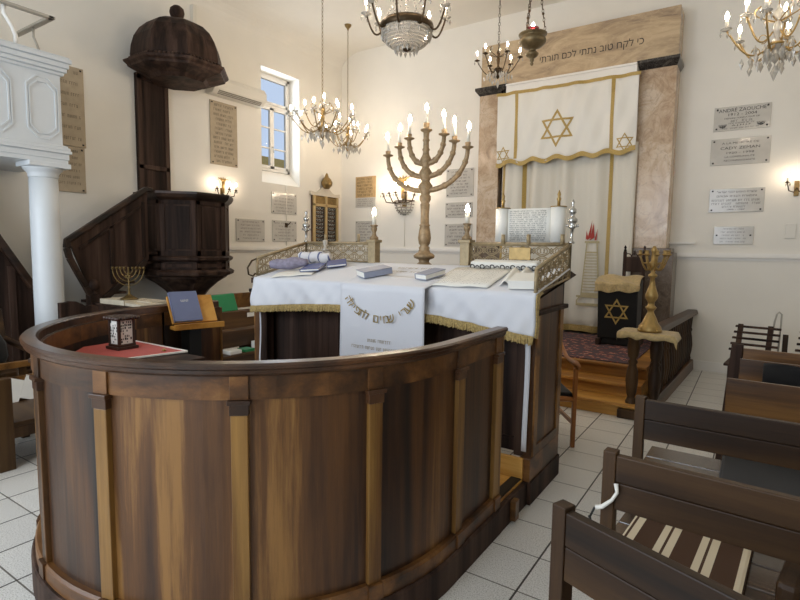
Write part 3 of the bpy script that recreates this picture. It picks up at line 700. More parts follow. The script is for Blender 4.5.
# white table cloth
def hemz(x):
    k = (-.285*max(0, (-2.6-x))**1.3*.28) + (-.10*max(0, (x+2.0))**1.2)
    return 1.165+k
tc_ = thing('table_cloth', 'white satin cloth with gold fringe over the sloped bimah table', 'tablecloth', (-2.38, 3.4, 1.33))
def clothf(u, v):
    x = TX0+.06+(TX1-TX0-.045)*u
    if v < .4:
        w = v/.4; h0 = hemz(x); z = h0+(tz(3.12)-h0)*w
        x -= .02*(1-w)*(1 if u < .03 else 0)
        return (x, 3.106-.016*(1-w)-.014*(1-w)*math.sin(x*9+1+w*2)-.010*math.sin(PI*(1-w)/2)*math.sin(x*26+w*5)-.005*(1-w)*math.sin(x*51-w*7), z)
    w = (v-.4)/.6; y = 3.112+.69*w
    return (x, y, tz(y)+.004+.003*math.sin(x*9)*math.sin(w*8))
mb = MB(); mb.grid(clothf, 130, 30); mb.build('cloth', M_linen, tc_, solid=.005, fix=False)
fr = MB(); n = 360; P = []
for i in range(n+1):
    x, y, z = clothf(i/n, 0); P += [(x, y-.009, z+.008), (x+.004*((i*5)%3-1), y-.012-.008*(i%2), z-.040-.016*((i*7)%5)/5)]
fr.add(P, [(2*i, 2*i+2, 2*i+3, 2*i+1) for i in range(n)])
for i in range(0): pass
fr.build('fringe', M_fringe, tc_, solid=.006, fix=False)
fr = MB(); P = []
for i in range(21):
    x, y, z = clothf(1, i/20*.46); P += [(x+.008, y-.01, z), (x+.012, y+.03, z-.012)]
fr.add(P, [(2*i, 2*i+2, 2*i+3, 2*i+1) for i in range(20)]); fr.build('side_fringe', M_fringe, tc_, solid=.006, fix=False)
gt = MB(); zz = 0
for k, (x, y) in enumerate(((-2.30, 3.50), (-2.27, 3.62))): scribble(gt, (x, y, tz(y)+.0115), (1,.12,0), (-.1,.98,.2), .3, .04, 40+k)
gt.build('lettering', M_goldink, tc_, fix=False)
# hanging panel with gold lettering
hp = thing('lectern_panel', 'white satin panel with an arc of gold Hebrew letters hanging before the table', 'cloth', (-2.25, 3.07, .55))
def hpf(x, z): return 3.040-.008*math.sin(x*14+z*2)
mb = MB()
def hpg(u, v):
    x = -2.565+.735*u
    if v < .75:
        z = .50+(1.338-.50)*v/.75; return (x+.02*(1-v)*(u-.5), hpf(x, z), z)
    w = (v-.75)/.25; y = 3.040+.29*w; return (x, y, tz(y)+.017)
mb.grid(hpg, 30, 24); mb.build('cloth', M_linen, hp, solid=.005, fix=False)
lt = MB(); s = 'שערי שמים לתפילה'; n = len(s)
for i, ch in enumerate(s):
    if ch == ' ': continue
    t = 1-2*i/(n-1); an = R(-90+62*t); cx, cz = -2.20, 1.335; rx, rz = .31, .235
    write(lt, ch, .088, (cx+rx*math.cos(an), 3.021, cz+rz*math.sin(an)), (1,0,0), (0,0,1), rot=(an+PI/2)*.9)
for k, (w, z) in enumerate(((.21,.94),(.5,.885),(.36,.825),(.26,.765),(.3,.71))): scribble(lt, (-2.19, 3.021, z), (1,0,0), (0,0,1), w, .022, 80+k)
lt.build('lettering', M_goldink, hp, fix=False)

# things lying on the table
def on(x, y): return tz(y)+.012
def slope(x, y, rz): return Matrix.Translation((x, y, on(x, y))) @ Matrix.Rotation(math.atan(.2), 4, 'X') @ Matrix.Rotation(rz, 4, 'Z')
def book(name, x, y, rz, w, d, h, cover, label, cat='book', M=None, open_=False):
    o = thing(name, label, cat, (x, y, on(x, y)+.002), local=False)
    M = M or Matrix.Translation((0,0,.014)) @ slope(x, y, rz)
    b = MB().box((-w/2,-d/2,.001), (w/2,d/2,.005), M); b.box((-w/2,-d/2,h-.004), (w/2,d/2,h), M); b.box((-w/2,-d/2,.001), (-w/2+.005,d/2,h), M)
    b.build('cover', cover, o)
    MB().box((-w/2+.004,-d/2+.004,.005), (w/2-.006,d/2-.004,h-.004), M).build('pages', M_paper, o)
    return o
book('prayer_book', -2.45, 3.31, R(150), .165, .235, .05, M_bookgrey, 'thick closed prayer book with blue spine lying left of the gold lettering on the cloth')
book('prayer_book', -1.955, 3.33, R(-14), .115, .21, .04, M_bookgrey, 'slim grey and blue prayer book lying beside the large open sheets')
def sheet(name, x, y, rz, w, d, label, lines, cat='paper', h=.006, seed=1, mat=None):
    M = slope(x, y, rz); o = thing(name, label, cat, (x, y, on(x, y)))
    b = MB(); b.grid(lambda u, v: M @ Vector((-w/2+w*u, -d/2+d*v, .003+h*math.sin(u*PI*2)**2)), 16, 4); b.build('sheet', mat or M_paper, o, solid=.003, fix=False)
    if lines:
        t = MB(); xd = (M.to_3x3() @ Vector((1,0,0))); yd = (M.to_3x3() @ Vector((0,1,0)))
        for c in (-1, 1):
            for k in range(lines):
                yy = d/2-.05-(d-.1)*k/(lines-1); scribble(t, M @ Vector((c*w*.24, yy, .009+h)), xd, yd, w*.4, .009, seed+k+50*c)
        t.build('print', M_greyink, o, fix=False)
    return o
sheet('open_book', -1.68, 3.42, R(4), .46, .56, 'large open book with two printed white pages on the cloth', 14, 'book')
sheet('white_napkin', -1.345, 3.44, R(12), .16, .40, 'crumpled white napkin between the open book and white box', 0, 'cloth', h=.03)
o = single(MB().box((-.085,-.11,0), (.085,.11,.055), Matrix.Rotation(R(8), 4, 'Z')), 'tissue_box', M_paper, 'small white box at the corner of the table cloth by the railing', 'box', loc=(0,0,0), bevel=.004)
o.location = (-1.215, 3.27, on(0, 3.27)+.004); o.rotation_euler = (math.atan(.2), 0, 0)
o = single(MB().box((-.26,-.05,0), (.26,.05,.05)), 'folded_runner', M_paper, 'folded white runner lying against the back railing under the brass plate', 'cloth', loc=(0,0,0), bevel=.015)
o.location = (-1.55, 3.73, on(0, 3.73)+.004); o.rotation_euler = (math.atan(.2), 0, R(2)); m = MB()
for k in range(7): m.torus((-.24+.08*k, -.053, .012), .017, .004, 'y', 12, 5); m.torus((-.20+.08*k, -.053, .010), .012, .0035, 'y', 10, 5, arc=PI)
m.build('scroll_edge', M_ink, o, label='black scrolled ornament along the edge')
sheet('printed_sheet', -3.27, 3.27, R(28), .36, .22, 'white sheet with a red edge at the front left of the table', 0, seed=7)
for k, (x, y, r) in enumerate(((-3.19, 3.42, 24), (-3.08, 3.60, 40))):
    book('hymn_book', x, y, R(r), .17, .24, .022, M_blue, ('blue-covered booklet beside the rolled shawl, the nearer one' , 'blue-covered booklet lying behind another next to the rolled shawl')[k])
mb = MB(); n = 14
pts = [(-3.53+.29*i/n, 3.60+.09*i/n, on(0, 3.62)+.065+.008*math.sin(i)) for i in range(n+1)]
mb.tube(pts, [.03+.022*math.sin(PI*(.15+.7*i/n))+.004*math.sin(i*2.3) for i in range(n+1)], 12)
single(mb, 'rolled_shawl', M_bluestripe, 'rolled white prayer shawl with blue stripes on the table corner', 'shawl')
mb = MB(); pts = [(-3.60+.30*i/n, 3.30+.16*i/n, on(0, 3.3)+.06+.03*i/n+.004*math.sin(i*.8)) for i in range(n+1)]
mb.tube(pts, [.022+.03*math.sin(PI*(.1+.8*i/n))+.003*math.sin(i*.9) for i in range(n+1)], 12)
single(mb, 'shawl_bag', M_lilac, 'slumped lilac-grey cloth bundle at the railing end of the table', 'bag')
mb = MB(); mb.ball((-3.40, 3.745, on(0, 3.745)+.055), .06, 8, .75); single(mb, 'white_bundle', M_linen, 'crumpled white cloth heap against the bronze railing', 'cloth')
mb = MB(); mb.lathe([(.03,0),(.032,.01),(.012,.03),(.022,.06),(.026,.09),(.02,.10)], (-3.36, 3.76, on(0,3.76)+.1), 12); single(mb, 'glass_stopper', M_crystal, 'small clear glass piece among the shawls on the table', 'glass')

# scroll on the back railing
sr = thing('torah_scroll', 'open parchment scroll standing on the back railing with rolled ends', 'scroll', (-1.45, 3.93, 1.66))
mb = MB(); mb.grid(lambda u, v: (-1.62+.34*u, 3.93-.006*math.sin(u*PI), 1.665+.255*v), 10, 2); mb.build('parchment', M_paper, sr, solid=.003, fix=False)
for x in (-1.675, -1.235):
    MB().lathe([(.055,1.665),(.055,1.925)], (x, 3.955, 0), 20).build('roll', M_paper, sr)
    MB().lathe([(.06,1.925),(.06,1.932)], (x, 3.955, 0), 16).build('roll_disc', M_gold, sr)
    MB().lathe([(.012,1.93),(.012,1.97),(.018,1.985),(.01,2.0),(.014,2.02),(.003,2.05)], (x+.0, 3.955, 0), 8).build('handle', M_gold, sr)
t = MB()
for k in range(15): scribble(t, (-1.455, 3.915, 1.90-.0155*k), (1,0,0), (0,0,1), .29, .0095, 200+k, hebrew=True)
t.build('script', M_ink, sr, fix=False)
# silver finials at the two railing corners
def rimmon(x, y, z, label):
    o = thing('silver_finial', label, 'finial', (x, y, z))
    MB().lathe([(.02,z),(.022,z+.01),(.01,z+.02),(.012,z+.10),(.018,z+.105),(.03,z+.115),(.012,z+.125),(.034,z+.15),(.036,z+.17),(.018,z+.185),(.014,z+.20),(.026,z+.215),(.026,z+.235),(.01,z+.25),(.008,z+.27),(.014,z+.285),(.002,z+.305)], (x, y, 0), 14).build('body', M_silver, o)
    for k in range(6):
        a = k*PI/3; px, py = x+.04*math.cos(a), y+.04*math.sin(a)
        MB().lathe([(.002,.02),(.005,.012),(.007,0)], (px, py, z+.115), 8).build('bell', M_silver, o)
rimmon(TX1+.02, 3.78, 1.655, 'silver scroll finial on the railing corner nearest the ark curtain')
rimmon(TX0, 3.82, 1.655, 'silver scroll finial on the railing corner by the memorial board')

# seven-branched menorah behind the table
me_ = thing('menorah', 'large bronze seven-branched menorah with lit electric candles', 'menorah', (-2.42, 4.0, 1.46))
MX, MY = -2.42, 4.0
MB().lathe([(.08,1.46),(.055,1.48),(.045,1.49),(.05,1.51),(.09,1.525),(.095,1.545),(.08,1.56),(.055,1.575),(.045,1.60),(.05,1.615),(.035,1.63),(.05,1.65),(.058,1.70),(.05,1.76),(.042,1.80),(.05,1.81),(.038,1.82),(.036,1.90),(.042,1.99),(.034,2.00),(.05,2.03),(.05,2.06),(.036,2.075),(.06,2.12),(.062,2.15),(.04,2.18),(.036,2.19),(.056,2.225),(.058,2.26),(.036,2.295),(.03,2.31),(.05,2.345),(.052,2.37),(.03,2.41),(.026,2.44),(.034,2.455),(.026,2.47),(.024,2.52),(.032,2.535),(.024,2.55),(.026,2.60),(.05,2.615),(.052,2.625),(.026,2.635),(.028,2.68)], (MX, MY, 0), 18).build('stem', M_bronze, me_)
def cand(x, y, z, par, tilt=0, h=.105, r=.0135):
    e = (x+tilt*h, y, z+h)
    MB().tube([(x,y,z), e], r, 10).build('candle', M_candle, par)
    MB().lathe([(.006,0),(.014,.008),(.017,.022),(.012,.04),(.002,.062)], e, 8).build('bulb', M_bulb, par)
cand(MX, MY, 2.68, me_)
for s in (-1, 1):
    for zj, rx, zt, tl in ((2.36, .175, 2.605, .10), (2.25, .275, 2.54, .05), (2.13, .40, 2.478, -.12)):
        P = []
        for i in range(15):
            t = i/14; a = t*PI/2
            P.append((MX+s*(.03+(rx-.03)*math.sin(a)), MY, zj-.02+(zt-.03-zj)*(1-math.cos(a))))
        b = MB(); b.tube(P, [.024-.006*i/14 for i in range(15)], 10)
        for i in (4, 8, 11): b.ball(P[i], .03-.006*i/14, 8)
        x, y, z = P[-1]
        br = b.build('branch', M_bronze, me_)
        MB().lathe([(.018,-.01),(.022,.0),(.045,.008),(.048,.016),(.022,.022),(.024,.05)], (x, y, z), 14).build('drip_pan', M_bronze, br)
        cand(x, y, z+.05, br, -s*tl*.6)

# ------------------------------------------------------------------ things inside the enclosure
dk = thing('side_desk', 'dark desk inside the curved enclosure covered with red felt', 'desk', (-3.0, 1.6, .26))
MB().box((-3.13, 1.33, .975), (-2.43, 1.76, 1.005)).build('desk_top', M_dark, dk, bevel=.003)
for x, y in ((-3.09,1.66),(-2.50,1.67),(-2.85,1.36),(-2.50,1.36)): MB().box((x-.02,y-.02,.262), (x+.02,y+.02,.955)).build('leg', M_dark, dk)
mb = MB(); mb.prism([(-3.20,1.50,1.005),(-3.0,1.325,1.005),(-2.72,1.325,1.005),(-2.62,1.775,1.005),(-3.22,1.775,1.005)], (0,0,.006)); single(mb, 'felt_cloth', M_red, 'red felt cloth with a pale edge spread on the desk inside the enclosure', 'cloth')
tr_ = MB().bar((-2.615,1.775,1.012), (-2.715,1.325,1.012), .016, .008); tr_.bar((-3.22,1.778,1.012), (-2.62,1.778,1.012), .008, .008)
single(tr_, 'felt_edging', M_paper, 'narrow cream edging strip along the red felt cloth', 'edging')
single(MB().lathe([(.003,0),(.012,.004),(.01,.012),(.003,.016)], (-2.72, 1.70, 1.011), 8), 'brass_button', M_gold, 'tiny brass piece on the red felt near its corner', 'ornament')
lx, ly, lz = -2.985, 1.61, 1.012
HL = 1.36
la = thing('lantern_box', 'black framed square lantern with white patterned panes on red felt', 'lantern', (lx, ly, lz))
RZ = Matrix.Translation((lx, ly, lz)) @ Matrix.Rotation(R(3), 4, 'Z') @ Matrix.Diagonal((1,1,1.36,1))
b = MB().box((-.062,-.062,0), (.062,.062,.012), RZ); b.box((-.052,-.052,.012), (.052,.052,.022), RZ); b.build('base', M_bframe, la, bevel=.003)
for sx in (-1, 1):
    for sy in (-1, 1): MB().box((sx*.043-.007, sy*.043-.007, .022), (sx*.043+.007, sy*.043+.007, .125), RZ).build('corner_post', M_bframe, la)
rf = MB(); k = 8
rf.box((-.06,-.06,.125), (.06,.06,.136), RZ)
for i in range(4):
    for j in range(5):
        q = -.056+.028*j; x, y = [(q,-.06),(q,.06),(-.06,q),(.06,q)][i]; rf.lathe([(.012,.168),(.014,.178),(.012,.187)], RZ @ Vector((x, y, 0)), 8)
rf.build('roof', M_bframe, la)
for i in range(4):
    Q = RZ @ Matrix.Rotation(i*PI/2, 4, 'Z')
    pn = MB().box((-.036,-.044,.022), (.036,-.040,.125), Q).build('pane', M_paper, la)
    g = MB(); rg = random.Random(i); o0 = Q @ Vector((0,-.0455,.0735)); xd = Q.to_3x3() @ Vector((1,0,0)); yd = Vector((0,0,1.36))
    for a in range(6):
        for c in range(8):
            if rg.random() < .55:
                x0, z0 = -.033+.011*a, -.046+.0115*c; w_, h_ = rg.uniform(.004,.009), rg.uniform(.004,.011)
                g.add([o0+xd*x0+yd*z0, o0+xd*(x0+w_)+yd*z0, o0+xd*(x0+w_)+yd*(z0+h_), o0+xd*x0+yd*(z0+h_)], [(0,1,2,3)])
    g.build('pattern', M_ink, pn, fix=False)
# book rest
lc = thing('book_stand', 'honey-coloured wooden book rest on a black post inside the enclosure', 'lectern', (-3.30, 2.32, .26))
MB().box((-3.40, 2.26, .262), (-3.30, 2.36, 1.02)).build('post', M_plastic, lc, bevel=.004)
MB().box((-3.34, 2.18, .262), (-3.10, 2.48, .29)).box((-3.40, 2.26, .262), (-3.30, 2.36, .29)).build('foot', M_plastic, lc)
QL = Matrix.Translation((-3.28, 2.31, 1.06)) @ Matrix.Rotation(R(76), 4, 'Z') @ Matrix.Rotation(R(58), 4, 'X')
MB().box((-.17, 0, -.012), (.15, .215, .006), QL).build('board', M_pine, lc, bevel=.003)
QS = Matrix.Translation((-3.28, 2.31, 1.06)) @ Matrix.Rotation(R(76), 4, 'Z')
b = MB().box((-.185,-.085,-.035), (.165,.01,-.012), QS); b.box((-.185,-.09,-.035), (.165,-.075,.005), QS); b.build('ledge', M_pine, lc, bevel=.003)
bk = thing('slate_book', 'slate-blue hardback resting on the honey-coloured book rest', 'book', (-3.36, 2.27, 1.06))
MB().box((-.16,.004,.008), (.035,.235,.013), QL).box((-.16,.004,.028), (.035,.235,.033), QL).box((-.16,.004,.008), (-.155,.235,.033), QL).build('cover', M_bluegrey, bk)
MB().box((-.155,.008,.013), (.03,.231,.028), QL).build('pages', M_paper, bk)
t = MB(); scribble(t, QL @ Vector((-.06,.16,.0345)), QL.to_3x3() @ Vector((1,0,0)), QL.to_3x3() @ Vector((0,1,0)), .06, .016, 5); t.build('title', M_paper, bk, fix=False)
for x, a, b, lab in ((-1.135, 1.09, .34, 'thick white tape hanging down the table front beside the opening'), (-3.56, 1.08, .5, 'thin white tape hanging down the table front below the cloth, far end')):
    m = MB(); w_ = .016 if x > -2 else .008
    m.grid(lambda u, v: (x-w_+2*w_*u, 3.135+.008*math.sin(v*5), a+(b-a)*v), 2, 12); single(m, 'white_tape', M_linen, lab, 'tape', solid=.004, fix=False)
# ------------------------------------------------------------------ pulpit with canopy
PXc, PYc, PR = -6.55, 4.48, .60
def octa(r, z, c=(PXc, PYc), a0=22.5): return [(c[0]+r*math.cos(R(a0+45*k)), c[1]+r*math.sin(R(a0+45*k)), z) for k in range(8)]
def clipx(vs): return [(max(x, XL+.004), y, z) for x, y, z in vs]
def octlathe(prof, c=(PXc, PYc)):
    m = MB(); vs = []
    for r, z in prof: vs += clipx(octa(r, z, c))
    n = len(prof); fs = [(i*8+k, i*8+(k+1)%8, (i+1)*8+(k+1)%8, (i+1)*8+k) for i in range(n-1) for k in range(8)]
    fs += [tuple(reversed(range(8))), tuple((n-1)*8+k for k in range(8))]
    return m.add(vs, fs)
pu = thing('pulpit', 'dark oak octagonal pulpit on a flared corbel against the wall', 'pulpit', (PXc, PYc, 0))
octlathe([(PR-.03,1.28),(PR-.03,2.24)]).build('body', M_dark, pu)
octlathe([(PR+.0,1.40),(PR+.03,1.42),(PR+.035,1.45),(PR+.0,1.47)]).build('moulding', M_dark, pu)
octlathe([(PR-.02,1.20),(PR+.04,1.22),(PR+.05,1.26),(PR+.0,1.29)]).build('base_moulding', M_dark, pu)
octlathe([(PR-.02,2.18),(PR+.03,2.22),(PR+.05,2.26),(PR+.05,2.29),(PR-.03,2.29)]).build('rim', M_darkh, pu)
octlathe([(.16,0),(.16,.70),(.18,.80),(.22,.90),(.30,1.0),(.42,1.10),(.54,1.17),(.56,1.21)]).build('corbel', M_dark, pu)
for k in range(8):      # raised frames of the visible faces
    a = R(45*k); n = Vector((math.cos(a), math.sin(a), 0))
    if n.x < -.2: continue
    t = Vector((-n.y, n.x, 0)); ap = (PR-.03)*math.cos(R(22.5)); o = Vector((PXc, PYc, 0))+n*ap; hw = (PR-.03)*math.sin(R(22.5))
    f = MB()
    def fb(u0, u1, za, zb, d=.014): 
        c = [o+t*u0, o+t*u1, o+t*u1+n*d, o+t*u0+n*d]; f.hexa([(q.x,q.y,za) for q in c]+[(q.x,q.y,zb) for q in c])
    for za, zb in ((1.47,2.19),(1.29,1.40)):
        fb(-hw, -hw+.06, za, zb); fb(hw-.06, hw, za, zb); fb(-hw, hw, za, za+.035 if zb < 1.5 else za+.07); fb(-hw, hw, zb-(.03 if zb < 1.5 else .06), zb)
    fb(-hw+.075, hw-.075, 1.56, 2.11, .008)
    f.build('face_frame', M_dark, pu, bevel=.004)
bp = MB().box((XL+.002, 4.03, 2.3), (XL+.06, 4.475, 3.86)).build('back_panel', M_dark, pu)
f = MB()
for y in (4.03, 4.415): f.box((XL+.06, y, 2.3), (XL+.078, y+.06, 3.86))
for z in (2.3, 2.62, 3.78): f.box((XL+.06, 4.03, z), (XL+.078, 4.475, z+.06))
f.build('panel_frame', M_dark, bp, bevel=.004)
CYc = 4.42
can = thing('pulpit_canopy', 'dark domed octagonal canopy with a ball finial above the pulpit', 'canopy', (PXc, CYc, 3.75))
octlathe([(.36,3.76),(.40,3.80),(.56,3.845),(.61,3.86),(.62,3.885),(.655,3.91),(.665,3.935),(.60,3.95)], (PXc, CYc)).build('cornice', M_dark, can)
octlathe([(.575,3.945),(.58,4.02),(.565,4.14),(.53,4.26),(.465,4.37),(.37,4.46),(.25,4.52),(.12,4.55),(.02,4.555)], (PXc, CYc)).build('dome', M_dark, can)
sl = MB()
for k in range(8):
    a, b = Vector(octa(.59, 3.975, (PXc, CYc))[k]), Vector(octa(.59, 3.975, (PXc, CYc))[(k+1)%8])
    if max(a.x, b.x) < XL+.15: continue
    for i in range(9):
        p = a+(b-a)*(i+.5)/9
        if p.x > XL+.05: sl.ball(p+Vector((0,0,-.012)), .024, 5)
sl.build('scalloped_edge', M_dark, can)
MB().lathe([(.02,4.55),(.05,4.56),(.03,4.575),(.045,4.585),(.085,4.62),(.095,4.66),(.085,4.71),(.045,4.745),(.002,4.755)], (PXc, CYc, 0), 16).build('finial', M_dark, can)
# pulpit stairs
ps = thing('pulpit_stairs', 'dark oak panelled stair balustrade rising steeply to the pulpit', 'stairs', (-6.6, 3.3, 0))
sx = -6.35
def q3(x, pts): return [(x, y, z) for y, z in pts]
MB().prism(q3(sx, [(3.16,.90),(3.76,1.40),(3.80,1.42),(3.80,2.24),(3.78,2.25),(2.88,1.62),(2.95,1.42)]), (-.03,0,0)).build('side_panel', M_dark, ps)
r = MB(); r.bar((sx+.0,2.84,1.635), (sx,3.80,2.305), .075, .06); r.bar((sx,3.79,2.295), (sx,3.86,2.29), .075, .06); r.build('handrail', M_darkh, ps, bevel=.012)
r = MB(); P = [(sx,2.855,1.655),(sx,2.845,1.56),(sx,2.87,1.45),(sx,2.94,1.30),(sx,3.03,1.12),(sx,3.11,.95)]
for a, b in zip(P[:-1], P[1:]): r.bar(a, b, .07, .055, (0,1,0.2))
r.build('curved_rail', M_darkh, ps, bevel=.006)
r = MB(); r.bar((sx,3.10,.86), (sx,3.76,1.41), .06, .07); r.build('stringer', M_darkh, ps, bevel=.006)
r = MB()
for y0_, z0_, y1_, z1_ in ((3.34,1.14,3.34,1.83),): r.bar((sx+.008,y0_,z0_), (sx+.008,y1_,z1_), .02, .05, (0,1,0))
r.bar((sx+.008,2.98,1.56), (sx+.008,3.72,2.08), .02, .03); r.bar((sx+.008,3.74,1.45), (sx+.008,3.74,2.14), .02, .04, (0,1,0)); r.build('panel_moulding', M_dark, ps, bevel=.004)
for k in range(6):
    y = 3.25+.11*k; z = .92+.12*k
    MB().box((XL+.005, y, z-.03), (sx-.03, y+.16, z)).build('tread', M_dark, ps)
nw = MB().box((sx-.06,3.05,.0), (sx+.05,3.17,1.03)).build('newel', M_dark, ps, bevel=.006)
MB().lathe([(.03,1.03),(.055,1.04),(.03,1.06),(.03,1.075),(.062,1.10),(.07,1.135),(.06,1.175),(.03,1.20),(.002,1.205)], (sx, 3.11, 0), 14).build('ball', M_dark, nw)
# carved end panel in front of the stair
cp = MB(); cp.prism([(-5.5,2.38,0),(-5.5,2.74,0),(-5.5,2.74,.98),(-5.5,2.68,1.0),(-5.5,2.62,.99),(-5.5,2.58,1.02),(-5.5,2.53,1.045),(-5.5,2.47,1.05),(-5.5,2.43,1.04),(-5.5,2.38,1.04)], (-.05,0,0))
single(cp, 'carved_end', M_dark, 'dark bench end with a scrolled top edge below the pulpit stairs', 'bench end', bevel=.004)

# small brass menorah on its paper-covered cabinet
cb_ = thing('low_cabinet', 'low dark cabinet below the pulpit, topped with papers', 'cabinet', (-5.45, 3.12, 0))
MB().box((-5.95, 2.92, 0), (-4.95, 3.35, .955)).build('body', M_dark, cb_, bevel=.005)
MB().box((-5.97, 2.90, .955), (-4.93, 3.37, .975)).build('top', M_dark, cb_, bevel=.004)
for k, (x, y, w, d, h, r_, lab) in enumerate(((-5.62,3.06,.42,.26,.05,4,'thick pale paper stack under the small brass menorah'),(-5.22,3.06,.36,.24,.03,-6,'lower paper stack on the cabinet, nearest the book rest'),(-5.43,3.20,.5,.22,.04,2,'wide paper stack at the back of the low cabinet'))):
    o = single(MB().box((-w/2,-d/2,0),(w/2,d/2,h)), 'paper_stack', M_paperold, lab, 'papers', loc=(0,0,0)); o.location = (x, y, .976); o.rotation_euler.z = R(r_)
sm = thing('brass_hanukiah', 'small brass nine-branched candelabrum standing on papers below the pulpit', 'menorah', (-5.47, 3.06, 1.028))
ox, oy = -5.50, 3.06
MB().lathe([(.09,1.028),(.09,1.035),(.055,1.055),(.03,1.07),(.012,1.09),(.010,1.13),(.016,1.14),(.008,1.15),(.008,1.36),(.012,1.37)], (ox, oy, 0), 14).build('stem', M_oldbrass, sm)
dr = Vector((.82,.57,0)); dr = Vector((.57,.82,0))
for rr in (.04, .075, .11, .148):
    P = [Vector((ox,oy,1.345))+dr*(rr*math.cos(a))+Vector((0,0,rr*math.sin(a)*1.15)) for a in [PI+PI*i/16 for i in range(17)]]
    b = MB().tube(P, .006, 6).build('branch', M_oldbrass, sm)
    for e in (P[0], P[-1]): MB().lathe([(.006,0),(.016,.006),(.014,.022),(.016,.028)], e, 8).build('cup', M_oldbrass, b)
s = MB(); star(s, (ox+.012, oy-.016, 1.27), dr, (0,0,1), .03, .006); s.build('star', M_oldbrass, sm, solid=.004, fix=False)

# ------------------------------------------------------------------ gallery, column, stair to the gallery
gl = thing('gallery', 'white panelled gallery balcony with moulded cornice', 'balcony', (-6.4, 1.5, 2.4))
GX, GY = -5.82, 2.66
MB().box((XL+.005, YF+.002, 2.47), (GX-.03, GY-.03, 3.30)).build('parapet', M_gal, gl)
def mould(mb, zs):
    for o, z0_, z1_ in zs: mb.box((XL+.005, YF+.002, z0_), (GX+o, GY+o, z1_))
m = MB(); mould(m, [(.0,3.26,3.29),(.02,3.29,3.33),(.035,3.33,3.38),(.055,3.38,3.42),(.04,3.42,3.44)]); m.build('cornice', M_gal, gl, bevel=.008)
m = MB(); mould(m, [(.01,2.44,2.50),(.03,2.50,2.53),(.02,2.53,2.56),(.005,2.56,2.58)]); m.build('base_moulding', M_gal, gl, bevel=.006)
m = MB().box((XL+.005, YF+.002, 2.40), (GX+.0, GY+.0, 2.47)); m.build('soffit', M_gal, gl)
for k in range(6):
    yc = GY-.195-.40*k
    m = MB()
    for s in (1.0, .84):
        w, h, ch = .135*s, .29*s, .085*s; z = 2.92; xx = GX-.03
        O = [(-w,-h+ch),(-w+ch,-h),(w-ch,-h),(w,-h+ch),(w,h-ch),(w-ch,h),(-w+ch,h),(-w,h-ch)]
        for i in range(8):
            a, b = O[i], O[(i+1)%8]; m.bar((xx+.005,yc+a[0],z+a[1]), (xx+.005,yc+b[0],z+b[1]), .014, .012, (1,0,0))
    m.build('octagon_moulding', M_gal, gl)
col = thing('gallery_column', 'white round column carrying the gallery corner', 'column', (-5.95, 2.48, 0))
MB().lathe([(.132,0),(.132,.3),(.132,1.2),(.129,1.9),(.124,2.27)], (-5.95, 2.48, 0), 32).build('shaft', M_gal, col)
MB().lathe([(.124,2.25),(.132,2.27),(.132,2.29),(.145,2.31),(.17,2.335),(.175,2.35)], (-5.95, 2.48, 0), 32).build('echinus', M_gal, col)
MB().box((-6.07, 2.29, 2.35), (-5.77, 2.665, 2.398)).build('abacus', M_gal, col, bevel=.006)
gr = thing('gallery_rail', 'grey metal handrail on bent brackets above the white parapet', 'handrail', (-6.1, 1.5, 3.44))
zr = 3.78
MB().bar((GX+.0, YF+.05, zr), (GX+.0, 2.58, zr), .06, .025).bar((GX+.03, 2.56, zr), (XL+.35, 2.56, zr), .06, .025).build('rail', M_steel, gr, bevel=.005)
for p in ((GX-.03, 2.18, 0), (GX-.03, 1.2, 0), (GX-.03, .2, 0)):
    MB().tube([(p[0], p[1], zr-.01), (p[0], p[1], zr-.08), (p[0]-.0, p[1]+.06, zr-.18), (p[0], p[1]+.085, zr-.25), (p[0], p[1]+.085, 3.441)], .02, 8).build('bracket', M_trimw, gr)
MB().tube([(-6.2, 2.56, zr-.01), (-6.2, 2.56, zr-.1), (-6.2, 2.60, zr-.2), (-6.2, 2.63, 3.441)], .012, 8).build('bracket', M_steel, gr)
sg = thing('gallery_stairs', 'dark panelled stair side descending beside the white column', 'stairs', (-6.5, 2.0, 0))
MB().prism([(-6.35,-.4,0),(-6.35,2.62,0),(-6.35,2.62,.84),(-6.35,1.75,2.36),(-6.35,-.4,2.36)], (-.05,0,0)).build('side_panel', M_dark, sg)
MB().bar((-6.33, 2.66, .84), (-6.33, 1.77, 2.39), .09, .07).build('handrail', M_darkh, sg, bevel=.012)
for y in (2.30, 1.9, 1.5): MB().bar((-6.335, y, .0), (-6.335, y, .84+min((2.62-y)*1.74, 1.5)-.03), .03, .06, (0,1,0)).build('stile', M_dark, sg)

